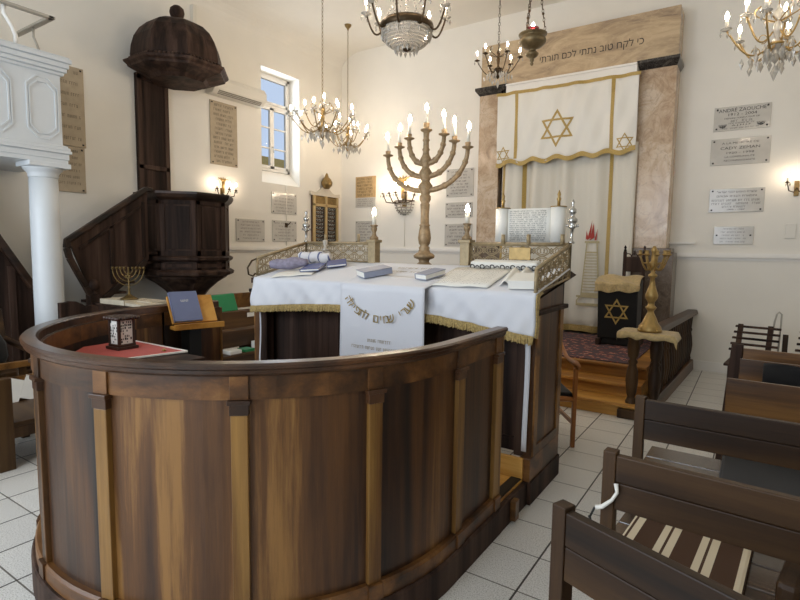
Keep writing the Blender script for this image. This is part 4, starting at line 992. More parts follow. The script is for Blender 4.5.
# ------------------------------------------------------------------ seats on the left side
lb = thing('wooden_settle', 'brown slatted wooden bench with thick end leg at the left edge', 'bench', (-4.5, 1.5, 0))
MB().box((-4.36, 1.42, 0), (-4.28, 1.52, .66)).build('leg', M_pewv, lb, bevel=.006)
MB().box((-4.36, .2, 0), (-4.28, .30, .66)).build('leg', M_pewv, lb, bevel=.006)
MB().box((-4.90, .15, .30), (-4.29, 2.4, .335)).build('seat', M_pew, lb, bevel=.005)
MB().box((-4.33, .15, .22), (-4.29, 2.4, .30)).build('seat_rail', M_pewv, lb, bevel=.004)
for z in (.60, .48): MB().box((-4.94, .15, z), (-4.90, 2.4, z+.05)).build('back_rail', M_deskw, lb, bevel=.004)
for y in (1.5, 1.8, 2.15): MB().box((-4.97, y, 0), (-4.93, y+.06, .64)).build('back_post', M_pewv, lb, bevel=.004)
for k, (y, z) in enumerate(((1.70,.34), (1.83,.34))):
    o = single(MB().box((-.006,-.06,0),(.006,.06,.19)), 'white_leaflet', M_paper, ('white leaflet standing against the slatted bench, further from the column','white leaflet standing against the slatted bench, closer to the column')[k], 'paper', loc=(0,0,0))
    o.location = (-4.86, y, z); o.rotation_euler = (R(-22), R(-14), 0)
ac_ = thing('left_armchair', '', 'chair', (-5.2, 1.5, 0)); bpy.data.objects.remove(ac_)
ch = thing('dark_armchair', 'dark wooden armchair beside the gallery stairs holding a black bag', 'chair', (-5.4, 1.75, 0))
MB().box((-5.65, 1.5, .46), (-5.15, 2.0, .52)).build('seat', M_pew, ch, bevel=.01)
for x in (-5.62, -5.20):
    for y in (1.53, 1.95): MB().box((x-.02,y-.025,0), (x+.03,y+.025,.47)).build('leg', M_pewv, ch)
for y in (1.52, 1.96):
    MB().bar((-5.66, y, .74), (-5.14, y, .70), .06, .035).build('armrest', M_pew, ch, bevel=.008)
    MB().bar((-5.18, y, .5), (-5.16, y, .70), .04, .04).build('arm_post', M_pewv, ch)
MB().hexa([(-5.68,1.5,.5),(-5.64,1.5,.5),(-5.64,2.0,.5),(-5.68,2.0,.5),(-5.80,1.5,1.0),(-5.76,1.5,1.0),(-5.76,2.0,1.0),(-5.80,2.0,1.0)]).build('backrest', M_pew, ch, bevel=.006)
bg = MB(); bg.lathe([(.05,0),(.15,.02),(.18,.10),(.17,.22),(.12,.32),(.05,.37),(.01,.375)], (0,0,0), 14)
o = single(bg, 'black_bag', M_black, 'slouched black bag on the dark armchair at the left edge', 'bag', loc=(0,0,0)); o.location = (-5.42, 1.72, .522)

# pews along the left wall seen through the side opening
def side_pew(y0_, y1_, x, zt, label):
    o = thing('side_pew', label, 'pew', (x, (y0_+y1_)/2, 0))
    MB().box((x-.03, y0_, zt-.20), (x, y1_, zt)).build('back_board', M_pewl, o, bevel=.004)
    MB().box((x-.03, y0_, zt-.42), (x, y1_, zt-.23)).build('back_board', M_pewl, o, bevel=.004)
    MB().box((x-.03, y0_, zt-.62), (x, y1_, zt-.5)).build('back_board', M_pewl, o, bevel=.004)
    MB().box((x-.55, y0_, .42), (x-.06, y1_, .45)).build('seat', M_pewl, o)
    MB().box((x-.02, y0_, zt-.49), (x+.20, y1_, zt-.465)).build('shelf', M_pewl, o)
    for y in (y0_, (y0_+y1_)/2-.02, y1_-.04):
        MB().box((x-.55, y, 0), (x-.02, y+.04, .42)).build('end_support', M_pewv, o)
        MB().bar((x+.16, y+.02, .002), (x+.02, y+.02, zt-.49), .04, .05, (0,1,0)).build('leg', M_pewv, o)
    return o
sp_ = side_pew(3.5, 5.6, -5.0, .85, 'dark wooden pew with a shelf seen through the gap beside the white-clothed table')
sp2 = side_pew(4.0, 6.6, -5.75, .98, 'brown pew further back whose top shows behind the green folder')
for c in sp2.children: c.data = c.data.copy(); c.data.materials[0] = M_deskw
gb = MB(); gb.hexa([(-.02,-.15,0),(.03,-.15,0),(.03,.15,0),(-.02,.15,0),(-.09,-.19,.19),(-.06,-.19,.19),(-.06,.16,.20),(-.09,.16,.20)])
o = single(gb, 'green_bag', M_green, 'bright green cloth bag leaning on top of the dark pew', 'bag', loc=(0,0,0), bevel=.012); o.location = (-5.06, 3.96, .852)
for k, (x, y, z, lab) in enumerate(((-5.715, 4.42, .93, 'white name card on the brown pew further back'), (-4.985, 4.25, .77, 'white name card on the dark pew near the table fringe'))):
    o = single(MB().box((0,-.055,0),(.004,.055,.05)), 'name_card', M_paper, lab, 'card', loc=(0,0,0)); o.location = (x, y, z)
for k, (y, w, h, m, lab) in enumerate(((3.66,.10,.05,M_paper,'white paper bundle on the pew shelf nearest the book rest post'),(3.90,.16,.04,M_paper,'white booklet pile on the pew shelf below the green bag'),(4.10,.14,.03,M_green,'green booklet on the pew shelf'),(4.33,.18,.09,M_paper,'pale box on the pew shelf nearest the table'))):
    o = single(MB().box((-.07,-w/2,0),(.07,w/2,h)), 'shelf_item', m, lab, 'papers', loc=(0,0,0)); o.location = (-4.90, y, .386)

# ------------------------------------------------------------------ benches on the right
def pew(label, x, y, ang, length, seat_depth=.6, inset=.03):
    o = thing('wooden_bench', label, 'bench', (x, y, 0), local=True); o.rotation_euler.z = R(ang)
    for xx in (0, length*.55, length-.06):
        MB().hexa([(xx,-.021,0),(xx+.044,-.021,0),(xx+.044,.035,0),(xx,.035,0),(xx,-.021,.905),(xx+.044,-.021,.905),(xx+.044,.025,.905),(xx,.025,.905)]).build('post', M_pewv, o, bevel=.003)
        MB().box((xx+.005, .03, .36), (xx+.05, seat_depth-.05, .42)).build('bearer', M_pewv, o)
        MB().box((xx+.005, seat_depth-.09, 0), (xx+.05, seat_depth-.03, .42)).build('leg', M_pewv, o, bevel=.004)
        MB().bar((xx+.028, .04, .52), (xx+.028, .26, .40), .04, .05).build('brace', M_pewv, o)
    MB().box((.045, -.02, .80), (length, .012, .895)).build('back_plank', M_pew, o, bevel=.004)
    MB().box((.045, -.018, .70), (length, .010, .798)).build('back_plank', M_pew, o, bevel=.004)
    for k in range(3):
        w = (seat_depth-.08)/3; MB().box((inset, .07+w*k, .42), (length, .07+w*k+w-.008, .447)).build('seat_plank', M_seat, o, bevel=.004)
    return o
B1 = pew('nearest dark wooden bench, set askew at the bottom right corner', -.416, 1.43, -22, 2.0, .50, .07)
B2 = pew('second dark wooden bench, with a brown and cream striped cushion on its seat', -.399, 1.925, -4.5, 2.4, .60, -.05)
B3 = pew('third dark wooden bench, its grey-brown seat showing, just before the balustrade', -.439, 2.745, -1.5, 2.5, .68, -.02)
cu = MB().box((-.21,-.25,0), (.21,.25,.035)); o = single(cu, 'seat_overlay', M_cushion, 'brown and cream striped flat cushion on the second bench', 'cushion', loc=(0,0,0), bevel=.012)
o.location = (-.155, 2.235, .449); o.rotation_euler.z = R(-4.5)
bc = MB().box((-.4,-.24,0), (.4,.24,.05)); o = single(bc, 'seat_overlay', M_black, 'flat black slab on the seat of the third bench', 'cushion', loc=(0,0,0), bevel=.015); o.location = (.32, 3.13, .449)  # flat black box with rounded edges laid over the seat planks
wb = MB().box((-.035,-.13,0), (.035,.13,.09)); o = single(wb, 'wooden_block', M_pew, 'rounded brown wooden block on the second bench beside the striped cushion', 'block', loc=(0,0,0), bevel=.02); o.location = (.18, 2.17, .449); o.rotation_euler.z = R(-10)
tp_ = MB(); tp_.tube([(-.35,1.890,.80), (-.345,1.888,.77), (-.36,1.885,.74), (-.39,1.88,.71), (-.41,1.885,.70)], [.008,.006,.006,.008,.009], 8)
single(tp_, 'white_strap', M_paper, 'white strap hanging from the post of the second bench', 'strap')
pc = MB(); pc.tube([(-.415,1.88,.70), (-.43,1.885,.66), (-.42,1.89,.62), (-.435,1.888,.66)], .004, 5); single(pc, 'thin_cord', M_plastic, 'thin dark cord dangling below the white strap', 'cord')
def desk(label, x, y, ang, length, depth, zt, back=True):
    o = thing('book_desk', label, 'desk', (x, y, 0), local=True); o.rotation_euler.z = R(ang)
    MB().box((.0, -.012, .60), (length, .012, zt)).build('front_board', M_deskw, o, bevel=.003)
    MB().box((.0, -.014, .42), (length, .010, .595)).build('lower_board', M_deskw, o, bevel=.003)
    for xx in (0, length*.5, length-.03): MB().box((xx, -.01, 0), (xx+.03, depth, zt-.12 if xx == 0 else zt-.14)).build('end_panel', M_pewv, o, bevel=.003)
    MB().box((.03, .01, .62), (length, depth, .64)).build('shelf', M_dark, o)
    return o
desk('golden brown desk front nearest the third bench, at the right edge', -.088, 3.48, -2, 2.2, .34, .90)
desk('middle golden brown desk with a black garment over its front', -.040, 4.18, -3, 2.2, .30, .90)
d3 = desk('furthest golden brown desk below the slatted chairs', -.028, 4.63, -4, 2.2, .30, .905)
MB().hexa([(-.13,-.02,0),(-.03,-.02,0),(-.03,.03,0),(-.13,.03,0),(-.075,-.02,.93),(.0,-.02,.93),(.0,.03,.93),(-.075,.03,.93)]).build('end_bracket', M_dark, d3, bevel=.006)
bj = MB(); bj.grid(lambda u, v: (.09+.55*u, 4.150-.03*u-.012*math.sin(u*9+v*4)-.02*math.sin(PI*v), .74+.145*v+.012*math.sin(u*7)), 20, 8)
single(bj, 'black_garment', M_black, 'black garment hanging over the middle desk front', 'garment', solid=.02, fix=False)
for k, (x, y, lab) in enumerate(((-.16, 6.95, 'dark slatted wooden chair against the wall, nearer the balustrade'), (.42, 6.85, 'dark slatted wooden chair against the wall at the right edge'))):
    o = thing('slatted_chair', lab, 'chair', (x, y, 0), local=True); o.rotation_euler.z = R(-6)
    for i in range(5):
        z = .535+.062*i; yy = .0+.035*i; MB().bar((-.02+.008*i, yy, z), (.42+.004*i, yy, z), .045, .022).build('back_slat', M_dark, o, bevel=.003)
    for xx in (.06, .34):
        MB().bar((xx, -.04, .42), (xx, .16, .80), .05, .05, (1,0,0)).build('back_post', M_dark, o)
        MB().bar((xx, -.02, .0), (xx, -.02, .45), .045, .045, (0,1,0)).build('leg', M_dark, o)
        MB().bar((xx, -.42, .0), (xx, -.42, .42), .045, .045, (0,1,0)).build('leg', M_dark, o)
    for i in range(4): MB().box((0, -.46+.11*i, .42), (.42, -.46+.11*i+.09, .445)).build('seat_slat', M_dark, o, bevel=.003)
o = single(MB().box((-.12,-.1,0),(.12,.1,.008)), 'white_paper', M_paper, 'white papers lying on the seat of the slatted chair nearer the balustrade', 'papers', loc=(0,0,0)); o.location = (.06, 6.74, .447)
hp_ = MB(); hp_.tube([(.20,7.14,.5), (.225,7.14,.85), (.24,7.14,.94), (.26,7.14,.965), (.285,7.14,.94), (.285,7.14,.82), (.275,7.14,.5)], .009, 8); hp_.tube([(.20,7.14,.5),(.20,7.14,.002)], .009, 8); hp_.tube([(.275,7.14,.5),(.275,7.14,.002)], .009, 8)
single(hp_, 'metal_hoop', M_steel, 'thin grey metal hoop rising behind the slatted chair', 'frame')
pk = MB().box((.31,7.13,0), (.36,7.17,.72)); single(pk, 'wooden_upright', M_pewv, 'dark wooden upright post between the two slatted chairs', 'post', bevel=.004)
# light beech armchair behind the table
bc_ = thing('beech_armchair', 'beech armchair with black seat partly hidden behind the bimah table', 'chair', (-1.15, 4.78, 0))
MB().bar((-1.15,4.30,0), (-1.14,4.30,.665), .034, .036).build('front_leg', M_beech, bc_, bevel=.006)
MB().bar((-1.15,4.78,0), (-1.14,4.78,.665), .034, .036).build('front_leg', M_beech, bc_, bevel=.006)
for y in (4.32, 4.76): MB().bar((-1.64,y,0), (-1.70,y,.88), .034, .036).build('back_leg', M_beech, bc_, bevel=.006)
for y in (4.29, 4.79):
    MB().tube([(-1.10,y,.675),(-1.18,y,.69),(-1.30,y,.685),(-1.45,y,.69),(-1.58,y,.74),(-1.67,y,.80)], [.02,.026,.02,.018,.018,.016], 10).build('armrest', M_beech, bc_)
fr = MB(); fr.tube([(-1.15,4.30,.40),(-1.13,4.42,.41),(-1.125,4.54,.41),(-1.13,4.66,.41),(-1.15,4.78,.40)], .022, 8); fr.bar((-1.15,4.30,.395),(-1.65,4.32,.395),.03,.045); fr.bar((-1.15,4.78,.395),(-1.65,4.76,.395),.03,.045); fr.bar((-1.65,4.32,.395),(-1.65,4.76,.395),.03,.045); fr.build('seat_frame', M_beech, bc_)
fr = MB(); fr.bar((-1.15,4.30,.20),(-1.64,4.32,.20),.02,.03); fr.bar((-1.15,4.78,.20),(-1.64,4.76,.20),.02,.03); fr.build('stretcher', M_beech, bc_)
MB().box((-1.64,4.31,.405), (-1.15,4.77,.455)).build('seat_pad', M_black, bc_, bevel=.018)
MB().tube([(-1.69,4.31,.85),(-1.74,4.42,.87),(-1.755,4.54,.875),(-1.74,4.66,.87),(-1.69,4.77,.85)], .024, 8).build('back_rail', M_beech, bc_)
bc_.location = (-1.15, 4.30, 0); bc_.rotation_euler.z = R(-58)
# ------------------------------------------------------------------ plaques on the walls
def plaque(label, wall, u0, u1, z0, z1, mat, lines, bolts=True, ink=None, name='memorial_plaque', th=.018):
    """wall 'back': u is x; wall 'left': u is y"""
    uc, zc = (u0+u1)/2, (z0+z1)/2
    if wall == 'back': loc = (uc, YB, z0); f = lambda a, b, d: (a, YB+.001-d, b); xd = (1,0,0)
    else: loc = (XL, uc, z0); f = lambda a, b, d: (XL-.001+d, a, b); xd = (0,1,0)
    o = thing(name, label, 'plaque', loc)
    p, q = f(u0, z0, 0), f(u1, z1, th)
    MB().box([min(p[i],q[i]) for i in range(3)], [max(p[i],q[i]) for i in range(3)]).build('slab', mat, o, bevel=.004)
    t = MB(); W = u1-u0; Hh = z1-z0
    for k, L in enumerate(lines):
        s, rel, size, ypos = L
        c = f(uc, z0+Hh*ypos, th+.0015)
        if s is None: scribble(t, c, xd, (0,0,1), W*rel, size, hash_(label)+k)
        else: write(t, s, size, c, xd, (0,0,1), width=W*rel)
    t.build('inscription', ink or M_ink, o, fix=False)
    if bolts:
        for a in (u0+.035, u1-.035):
            for b in ((z0+.03, z1-.03) if bolts != 'mid' else (zc,)):
                MB().box([min(*k) for k in zip(f(a-.01,b-.01,th-.002), f(a+.01,b+.01,th+.006))], [max(*k) for k in zip(f(a-.01,b-.01,th-.002), f(a+.01,b+.01,th+.006))]).build('bolt', M_ink, o)
    return o
def hash_(s): return sum(ord(c)*(i+1) for i, c in enumerate(s)) % 9973
def auto(n, size, rel=(.5,.85), top=.88, bot=.14, seed=0):
    rg = random.Random(seed); return [(None, rg.uniform(*rel), size, top-(top-bot)*k/max(1,n-1)) for k in range(n)]
pz = plaque('grey marble plaque beginning ANDRE ZAOUCHE, topmost right of the ark', 'back', -.567, .05, 3.19, 3.495, M_plaque,
    [('*ANDRÉ ZAOUCHE*', .92, .062, .83), ('1912 - 2004', .5, .05, .65), ('MEMBRE FONDATEUR DE', .62, .026, .5), (None, .38, .026, .385), (None, .46, .018, .29), ('A.J.H.J.F', .34, .026, .2), (None, .66, .016, .09)])
fl = MB()
for sx in (-.565+.10, .05-.10):
    for k in range(3): fl.torus((sx, YB-.0225, 3.27), .018+.012*k, .0025, 'y', 12, 4, arc=PI, M=Matrix.Rotation(PI, 4, 'Y'))
    fl.bar((sx-.03,YB-.0225,3.24), (sx+.03,YB-.0225,3.24), .004, .006); fl.bar((sx,YB-.0225,3.27),(sx,YB-.0225,3.22),.004,.005)
OFF_ = OFF[pz.name]; fl.build('engraved_emblems', M_ink, pz)
plaque('grey marble plaque beginning A LA MEMOIRE DE, second from top right of the ark', 'back', -.58, .072, 2.752, 3.088, M_plaque,
    [('A LA MEMOIRE DE', .62, .034, .82), ('CADY ZEMAN', .66, .05, .63), ('1920 - 1998', .46, .036, .45), ('LA COMMUNAUTE', .5, .03, .3), ('RECONNAISSANTE', .52, .03, .16)])
plaque('grey marble plaque with two Hebrew lines, third from top right of the ark', 'back', -.56, .05, 2.14, 2.447, M_plaque,
    [(heb('עשרת הימים לבני ישראל'), .72, .036, .85), (heb('ותפארת הבנים אבותם'), .72, .036, .68), (None, .9, .026, .5), (None, .9, .026, .36), (None, .5, .024, .23), ('1905 - 1987', .32, .024, .11)])
plaque('small pale plaque with faint letters, lowest of the column right of the ark', 'back', -.48, -.035, 1.722, 1.955, M_plaque, auto(5, .018, (.45,.8), .86, .14, 3), 'mid', M_greyink)
plaque('ochre stone tablet of Hebrew lines on the wall left of the tall menorah', 'back', -6.572, -6.088, 2.58, 2.98, M_tanst, auto(6, .04, (.8,.88), .88, .12, 4), False)
plaque('narrow grey plaque directly under the ochre stone tablet', 'back', -6.572, -6.088, 2.40, 2.577, M_plaque, auto(4, .02, (.6,.85), .82, .18, 5), False, M_greyink)
plaque('grey marble plaque behind the lit railing candle nearer the memorial board', 'back', -6.57, -6.08, 1.707, 2.132, M_plaque, auto(7, .026, (.5,.8), .88, .12, 6))
plaque('grey marble plaque behind the right arms of the tall menorah, uppermost of three', 'back', -4.557, -4.035, 2.51, 2.983, M_plaque, auto(8, .026, (.55,.85), .88, .12, 7))
plaque('grey marble plaque behind the menorah, middle of the three beside the pink pillar', 'back', -4.565, -4.043, 2.155, 2.415, M_plaque, auto(4, .024, (.5,.85), .78, .2, 8))
plaque('grey marble plaque just above the railing post by the pink pillar', 'back', -4.57, -4.04, 1.66, 2.05, M_plaque, auto(6, .028, (.5,.85), .87, .14, 9))
plaque('tall beige stone tablet beside the white gallery parapet', 'left', 2.99, 3.385, 2.78, 3.716, M_stone, auto(7, .034, (.55,.85), .93, .1, 10), True, M_greyink)
plaque('beige stone tablet hanging directly below the taller beige tablet', 'left', 2.99, 3.365, 2.23, 2.775, M_stone, auto(6, .028, (.5,.85), .9, .2, 11), True, M_greyink)
plaque('beige stone tablet with dense black lines below the air conditioner', 'left', 5.19, 5.69, 2.85, 3.795, M_stone, auto(13, .034, (.55,.85), .94, .06, 12))
plaque('grey marble plaque nearest the pulpit on the left wall', 'left', 5.643, 6.235, 1.694, 2.055, M_plaque, auto(6, .024, (.5,.8), .87, .13, 13), True, M_greyink)
plaque('grey marble plaque under the window, the upper one of a pair', 'left', 6.396, 6.992, 2.185, 2.55, M_plaque, auto(6, .024, (.6,.85), .87, .13, 14), True, M_greyink)
plaque('grey marble plaque under the window, the lower one of a pair', 'left', 6.412, 6.988, 1.704, 2.068, M_plaque, auto(6, .024, (.5,.85), .87, .13, 15), True, M_greyink)
# memorial board
mbd = thing('memorial_board', 'gilt-framed memorial board with two columns of black name plates', 'board', (XL+.002, 7.73, 1.7))
y0, y1 = 7.38, 8.09
MB().box((XL+.002, y0, 1.66), (XL+.04, y1, 2.58)).build('backing', M_walnut, mbd)
f = MB()
for y in (y0, (y0+y1)/2-.03, y1-.06): f.box((XL+.04, y, 1.66), (XL+.07, y+.06, 2.58))
for z in (1.66, 2.38): f.box((XL+.04, y0, z), (XL+.07, y1, z+.05))
f.build('frame', M_gilt, mbd, bevel=.005)
MB().box((XL+.04, y0+.06, 2.43), (XL+.055, y1-.06, 2.56)).build('title_plate', M_brass, mbd)
P = [(XL+.005, y0-.05, 2.58)]
for i in range(21):
    t = i/20; P.append((XL+.005, y0-.05+(y1-y0+.1)*t, 2.62+.12*math.sin(PI*t)**2+.03*math.cos(t*4*PI)))
P.append((XL+.005, y1+.05, 2.58)); MB().prism(P, (.05,0,0)).build('pediment', M_pedi, mbd)
MB().lathe([(.05,2.72),(.06,2.74),(.10,2.78),(.11,2.84),(.08,2.90),(.04,2.94),(.03,2.97),(.02,3.0),(.002,3.02)], (XL+.09, 7.72, 0), 14).build('crown', M_brass, mbd)
nt_ = 0
for cidx, ya in enumerate((y0+.07, (y0+y1)/2+.04)):
    for k in range(9):
        z = 1.73+.073*k
        p = MB().box((XL+.042, ya, z), (XL+.05, ya+.245, z+.058)).build('name_plate', M_plastic, mbd)
        t = MB(); scribble(t, (XL+.0515, ya+.1225, z+.036), (0,1,0), (0,0,1), .2, .02, 300+k+20*cidx); scribble(t, (XL+.0515, ya+.1225, z+.013), (0,1,0), (0,0,1), .15, .012, 350+k+20*cidx)
        t.build('lettering', M_paper, p, fix=False)
# air conditioner, pipe, conduit, switch
a = thing('air_conditioner', 'white split air conditioner high on the left wall by the window', 'air conditioner', (XL+.002, 5.65, 3.86))
m = MB(); m.prism([(XL-.001,5.13,3.86),(XL+.15,5.13,3.86),(XL+.22,5.13,3.93),(XL+.22,5.13,4.05),(XL+.17,5.13,4.12),(XL-.001,5.13,4.12)], (0,1.0,0)); m.build('casing', M_ac, a, bevel=.012)
m = MB()
for k in range(3): m.bar((XL+.158+.018*k,5.22,3.868+.018*k), (XL+.158+.018*k,6.04,3.868+.018*k), .02, .004, (1,0,-1))
m.build('louvre', M_grey, a)
single(MB().box((XL+.002, 4.895, 4.12), (XL+.07, 4.955, 5.03)), 'pipe_cover', M_ac, 'white vertical pipe cover rising behind the canopy to the ceiling', 'duct')
m = MB().tube([(XL+.012, 6.745, 1.63), (XL+.012, 6.745, 2.685)], .009, 8)
o = single(m, 'cable_conduit', M_ac, 'thin white cable conduit beside the plaques below the window', 'cable')
m = MB(); m.box((XL+.002,6.70,1.95),(XL+.025,6.76,2.03)); m.bar((XL+.03,6.74,1.98),(XL+.06,6.80,2.05),.02,.012); single(m, 'window_crank', M_dbrass, 'dark window cord handle on the wall between plaques', 'handle')
MB_ = MB().box((.29,YB-.02,1.80),(.40,YB-.002,1.98)); single(MB_, 'switch_plate', M_ac, 'white switch plate on the wall at the right edge', 'switch', bevel=.004)
single(MB().tube([(-5.42,YB-.012,1.64),(-5.42,YB-.012,2.2)], .007, 6), 'lamp_cable', M_ac, 'thin white cable running down below the crystal wall lamp', 'cable')

# ------------------------------------------------------------------ lights with crystals
drop_me = MB().add([(0,0,0),(.011,0,-.028),(0,.011,-.028),(-.011,0,-.028),(0,-.011,-.028),(0,0,-.05)], [(0,1,2),(0,2,3),(0,3,4),(0,4,1),(5,2,1),(5,3,2),(5,4,3),(5,1,4)]).build('crystal_drop', M_crystal)
drop_big = MB().add([(0,0,0),(.02,0,-.04),(.008,.008,-.04),(0,.02,-.04),(-.008,.008,-.04),(-.02,0,-.04),(-.008,-.008,-.04),(0,-.02,-.04),(.008,-.008,-.04),(0,0,-.085)], [(0,1+k,1+(k+1)%8) for k in range(8)]+[(9,1+(k+1)%8,1+k) for k in range(8)]).build('crystal_drop', M_crystal)
_dm, _db = drop_me.data, drop_big.data
bpy.data.objects.remove(drop_me); bpy.data.objects.remove(drop_big)
def drop(par, p, big=False, s=1.0):
    o = bpy.data.objects.new('crystal_drop', _db if big else _dm); C.objects.link(o); o.parent = par; o.location = p; o.scale = (s, s, s*1.1); o.rotation_euler.z = random.random()*3
def bulb_at(par, p, s=1.0, candle=True):
    x, y, z = p
    if candle: MB().lathe([(.012*s,0),(.012*s,.055*s)], p, 8).build('candle', M_candle, par); z += .055*s
    MB().lathe([(.006*s,0),(.014*s,.010*s),(.0165*s,.025*s),(.011*s,.045*s),(.002,.066*s)], (x,y,z), 8).build('bulb', M_bulb, par)
def chain(par, z0, z1, mat, mesh=None):
    m = MB(); n = int((z1-z0)/.05)
    for k in range(n):
        z = z0+(k+.5)*(z1-z0)/n
        m.torus((0,0,0), .013, .0032, 'y' if k % 2 else 'x', 8, 4, M=Matrix.Translation((0,0,z)) @ Matrix.Diagonal((1,1,1.75,1)))
    return m.build('chain', mat, par)
def chandelier(label, loc, Rr, n, mat, crowns=True, drops=1, ring2=0, ztop=ZC, s=1.0, name='crystal_chandelier', group=None):
    o = thing(name, label, 'chandelier', loc, group, local=True); H_ = ztop-loc[2]
    MB().lathe([(.004,H_-.09),(.012,H_-.085),(.02,H_-.06),(.05,H_-.03),(.06,H_-.001)], (0,0,0), 14).build('ceiling_rose', mat, o)
    chain(o, .26*s, H_-.085, mat)
    MB().lathe([(.004,-.20*s),(.02*s,-.18*s),(.03*s,-.15*s),(.015*s,-.12*s),(.045*s,-.09*s),(.055*s,-.06*s),(.03*s,-.03*s),(.018*s,.0),(.026*s,.05*s),(.034*s,.09*s),(.016*s,.13*s),(.028*s,.18*s),(.03*s,.20*s),(.012*s,.23*s),(.006,.27*s)], (0,0,0), 14).build('stem', M_crystal if mat is M_gold else mat, o)
    MB().torus((0,0,-.05*s), .05*s, .012*s, n=16).build('hub', mat, o)
    for k in range(n):
        lvl = 1 if (ring2 and k >= n-ring2) else 0
        kk, nn = (k, n-ring2) if not lvl else (k-(n-ring2)+.5, ring2)
        a = 2*PI*kk/nn+.3; rr = Rr*(.62 if lvl else 1); dz = .10*s if lvl else 0
        P = []
        for i in range(13):
            t = i/12; r = .03*s+(rr-.03*s)*t; P.append((r*math.cos(a), r*math.sin(a), dz-.05*s-.09*s*math.sin(t*PI*1.15)+.10*s*t*t))
        ar = MB().tube(P, .0075*s, 6); c = P[4]
        q = [(c[0]+.03*s*math.cos(a)*math.cos(w)-0, c[1]+.03*s*math.sin(a)*math.cos(w), c[2]+.035*s*math.sin(w)+.02*s) for w in [i*PI/5 for i in range(9)]]
        ar.tube(q, .004*s, 4); ar = ar.build('arm', mat, o)
        x, y, z = P[-1]
        MB().lathe([(.006,-.01*s),(.02*s,-.004*s),(.045*s,.008*s),(.042*s,.012*s),(.014*s,.008*s),(.013*s,.03*s)], (x,y,z), 12).build('drip_pan', M_crystal if mat is M_gold or mat is M_brass else mat, ar)
        bulb_at(ar, (x, y, z+.03*s), s)
        for j in range(3):
            w = 2*PI*j/3+a; drop(o, (x+.038*s*math.cos(w), y+.038*s*math.sin(w), z), False, s)
        for j in range(drops):
            t = .35+.3*j; r = rr*t; drop(o, (r*math.cos(a), r*math.sin(a), dz-.14*s), True, s)
    if crowns:
        for k in range(6):
            a = k*PI/3
            P = [((.02+.14*math.sin(t*PI*.75))*s*math.cos(a), (.02+.14*math.sin(t*PI*.75))*s*math.sin(a), (.13+.14*t)*s) for t in [i/9 for i in range(10)]]
            MB().tube(P, .0055*s, 5).build('crown_scroll', mat, o)
            drop(o, (P[6][0], P[6][1], P[6][2]), True, s); drop(o, P[9], False, s)
    for k in range(12): drop(o, (.17*s*math.cos(k*PI/6+.2), .17*s*math.sin(k*PI/6+.2), -.12*s), True, s)
    drop(o, (0,0,-.20*s), True, 1.5*s)
    for k in range(8): a = k*PI/4; drop(o, (.075*s*math.cos(a), .075*s*math.sin(a), -.10*s), True, s)
    return o
chandelier('twelve-light crystal chandelier in front of another, hanging near the window', (-4.93, 5.46, 3.25), .42, 12, M_brass, drops=2, ring2=3, s=.98)
chandelier('crystal chandelier on a chain from a ceiling rose, behind the twelve-light one', (-5.93, 7.20, 3.45), .36, 10, M_brass, drops=2, ring2=3, s=.98)
chandelier('small six-light crystal chandelier before the left pillar of the ark', (-2.78, 6.27, 3.86), .26, 6, M_dbrass, crowns=True, drops=2, s=.8)
chandelier('golden crystal chandelier with scrolled arms at the top right corner', (.03, 5.45, 3.36), .37, 9, M_gold, drops=2, ring2=3, s=1.02)
# basket chandelier
bk_ = thing('basket_chandelier', 'large chandelier with a beaded crystal bowl at the top centre', 'chandelier', (-3.02, 4.58, 3.75), local=True)
MB().lathe([(.245,.0),(.255,.01),(.265,.04),(.255,.07),(.245,.08)], (0,0,0), 32, caps=False).build('band', M_dbrass, bk_, solid=.006)
bw = MB()
for i in range(9):
    f_ = i/8*.94; r = .245*math.cos(f_*PI/2)**.75; z = -.165*math.sin(f_*PI/2); n = max(6, int(r*2*PI/.021))
    for k in range(n): a = 2*PI*(k+.5*(i%2))/n; bw.ball((r*math.cos(a), r*math.sin(a), z), .011, 3)
bw.build('beaded_bowl', M_crystal, bk_)
MB().lathe([(.232*math.cos(t*PI/2), -.15*math.sin(t*PI/2)) for t in [i/8 for i in range(9)]], (0,0,0), 24, caps=False).build('bowl_liner', M_crystal, bk_)
MB().lathe([(.02,-.155),(.04,-.165),(.045,-.175),(.02,-.19),(.002,-.195)], (0,0,0), 12).build('boss', M_dbrass, bk_)
for k in range(28): a = 2*PI*k/28; drop(bk_, (.245*math.cos(a), .245*math.sin(a), -.005), k % 2 == 0, .9)
for k in range(14): a = 2*PI*k/14; drop(bk_, (.11*math.cos(a), .11*math.sin(a), -.145), True, .8)
for k in range(9):
    a = 2*PI*k/9+.15; P = []
    for i in range(11):
        t = i/10; r = .255+.15*t; P.append((r*math.cos(a), r*math.sin(a), .0-.05*math.sin(t*PI)+.17*t*t))
    ar = MB().tube(P, .010, 6).build('arm', M_dbrass, bk_)
    x, y, z = P[-1]
    MB().lathe([(.008,-.01),(.03,-.004),(.055,.012),(.05,.016),(.018,.01),(.018,.03)], (x,y,z), 12).build('drip_pan', M_crystal, ar)
    bulb_at(ar, (x,y,z+.03), 1.15)
    for j in range(4): w = PI*j/2+a; drop(bk_, (x+.048*math.cos(w), y+.048*math.sin(w), z), False, 1.1)
for k in range(12):
    a = 2*PI*k/12; m = MB()
    for i in range(14): t = i/13; r = .24-.19*t; m.ball((r*math.cos(a), r*math.sin(a), .08+.62*t-.12*math.sin(t*PI)), .011, 3)
    m.build('bead_string', M_crystal, bk_)
MB().lathe([(.05,.69),(.09,.71),(.06,.74),(.02,.78)], (0,0,0), 14).build('crown', M_dbrass, bk_)
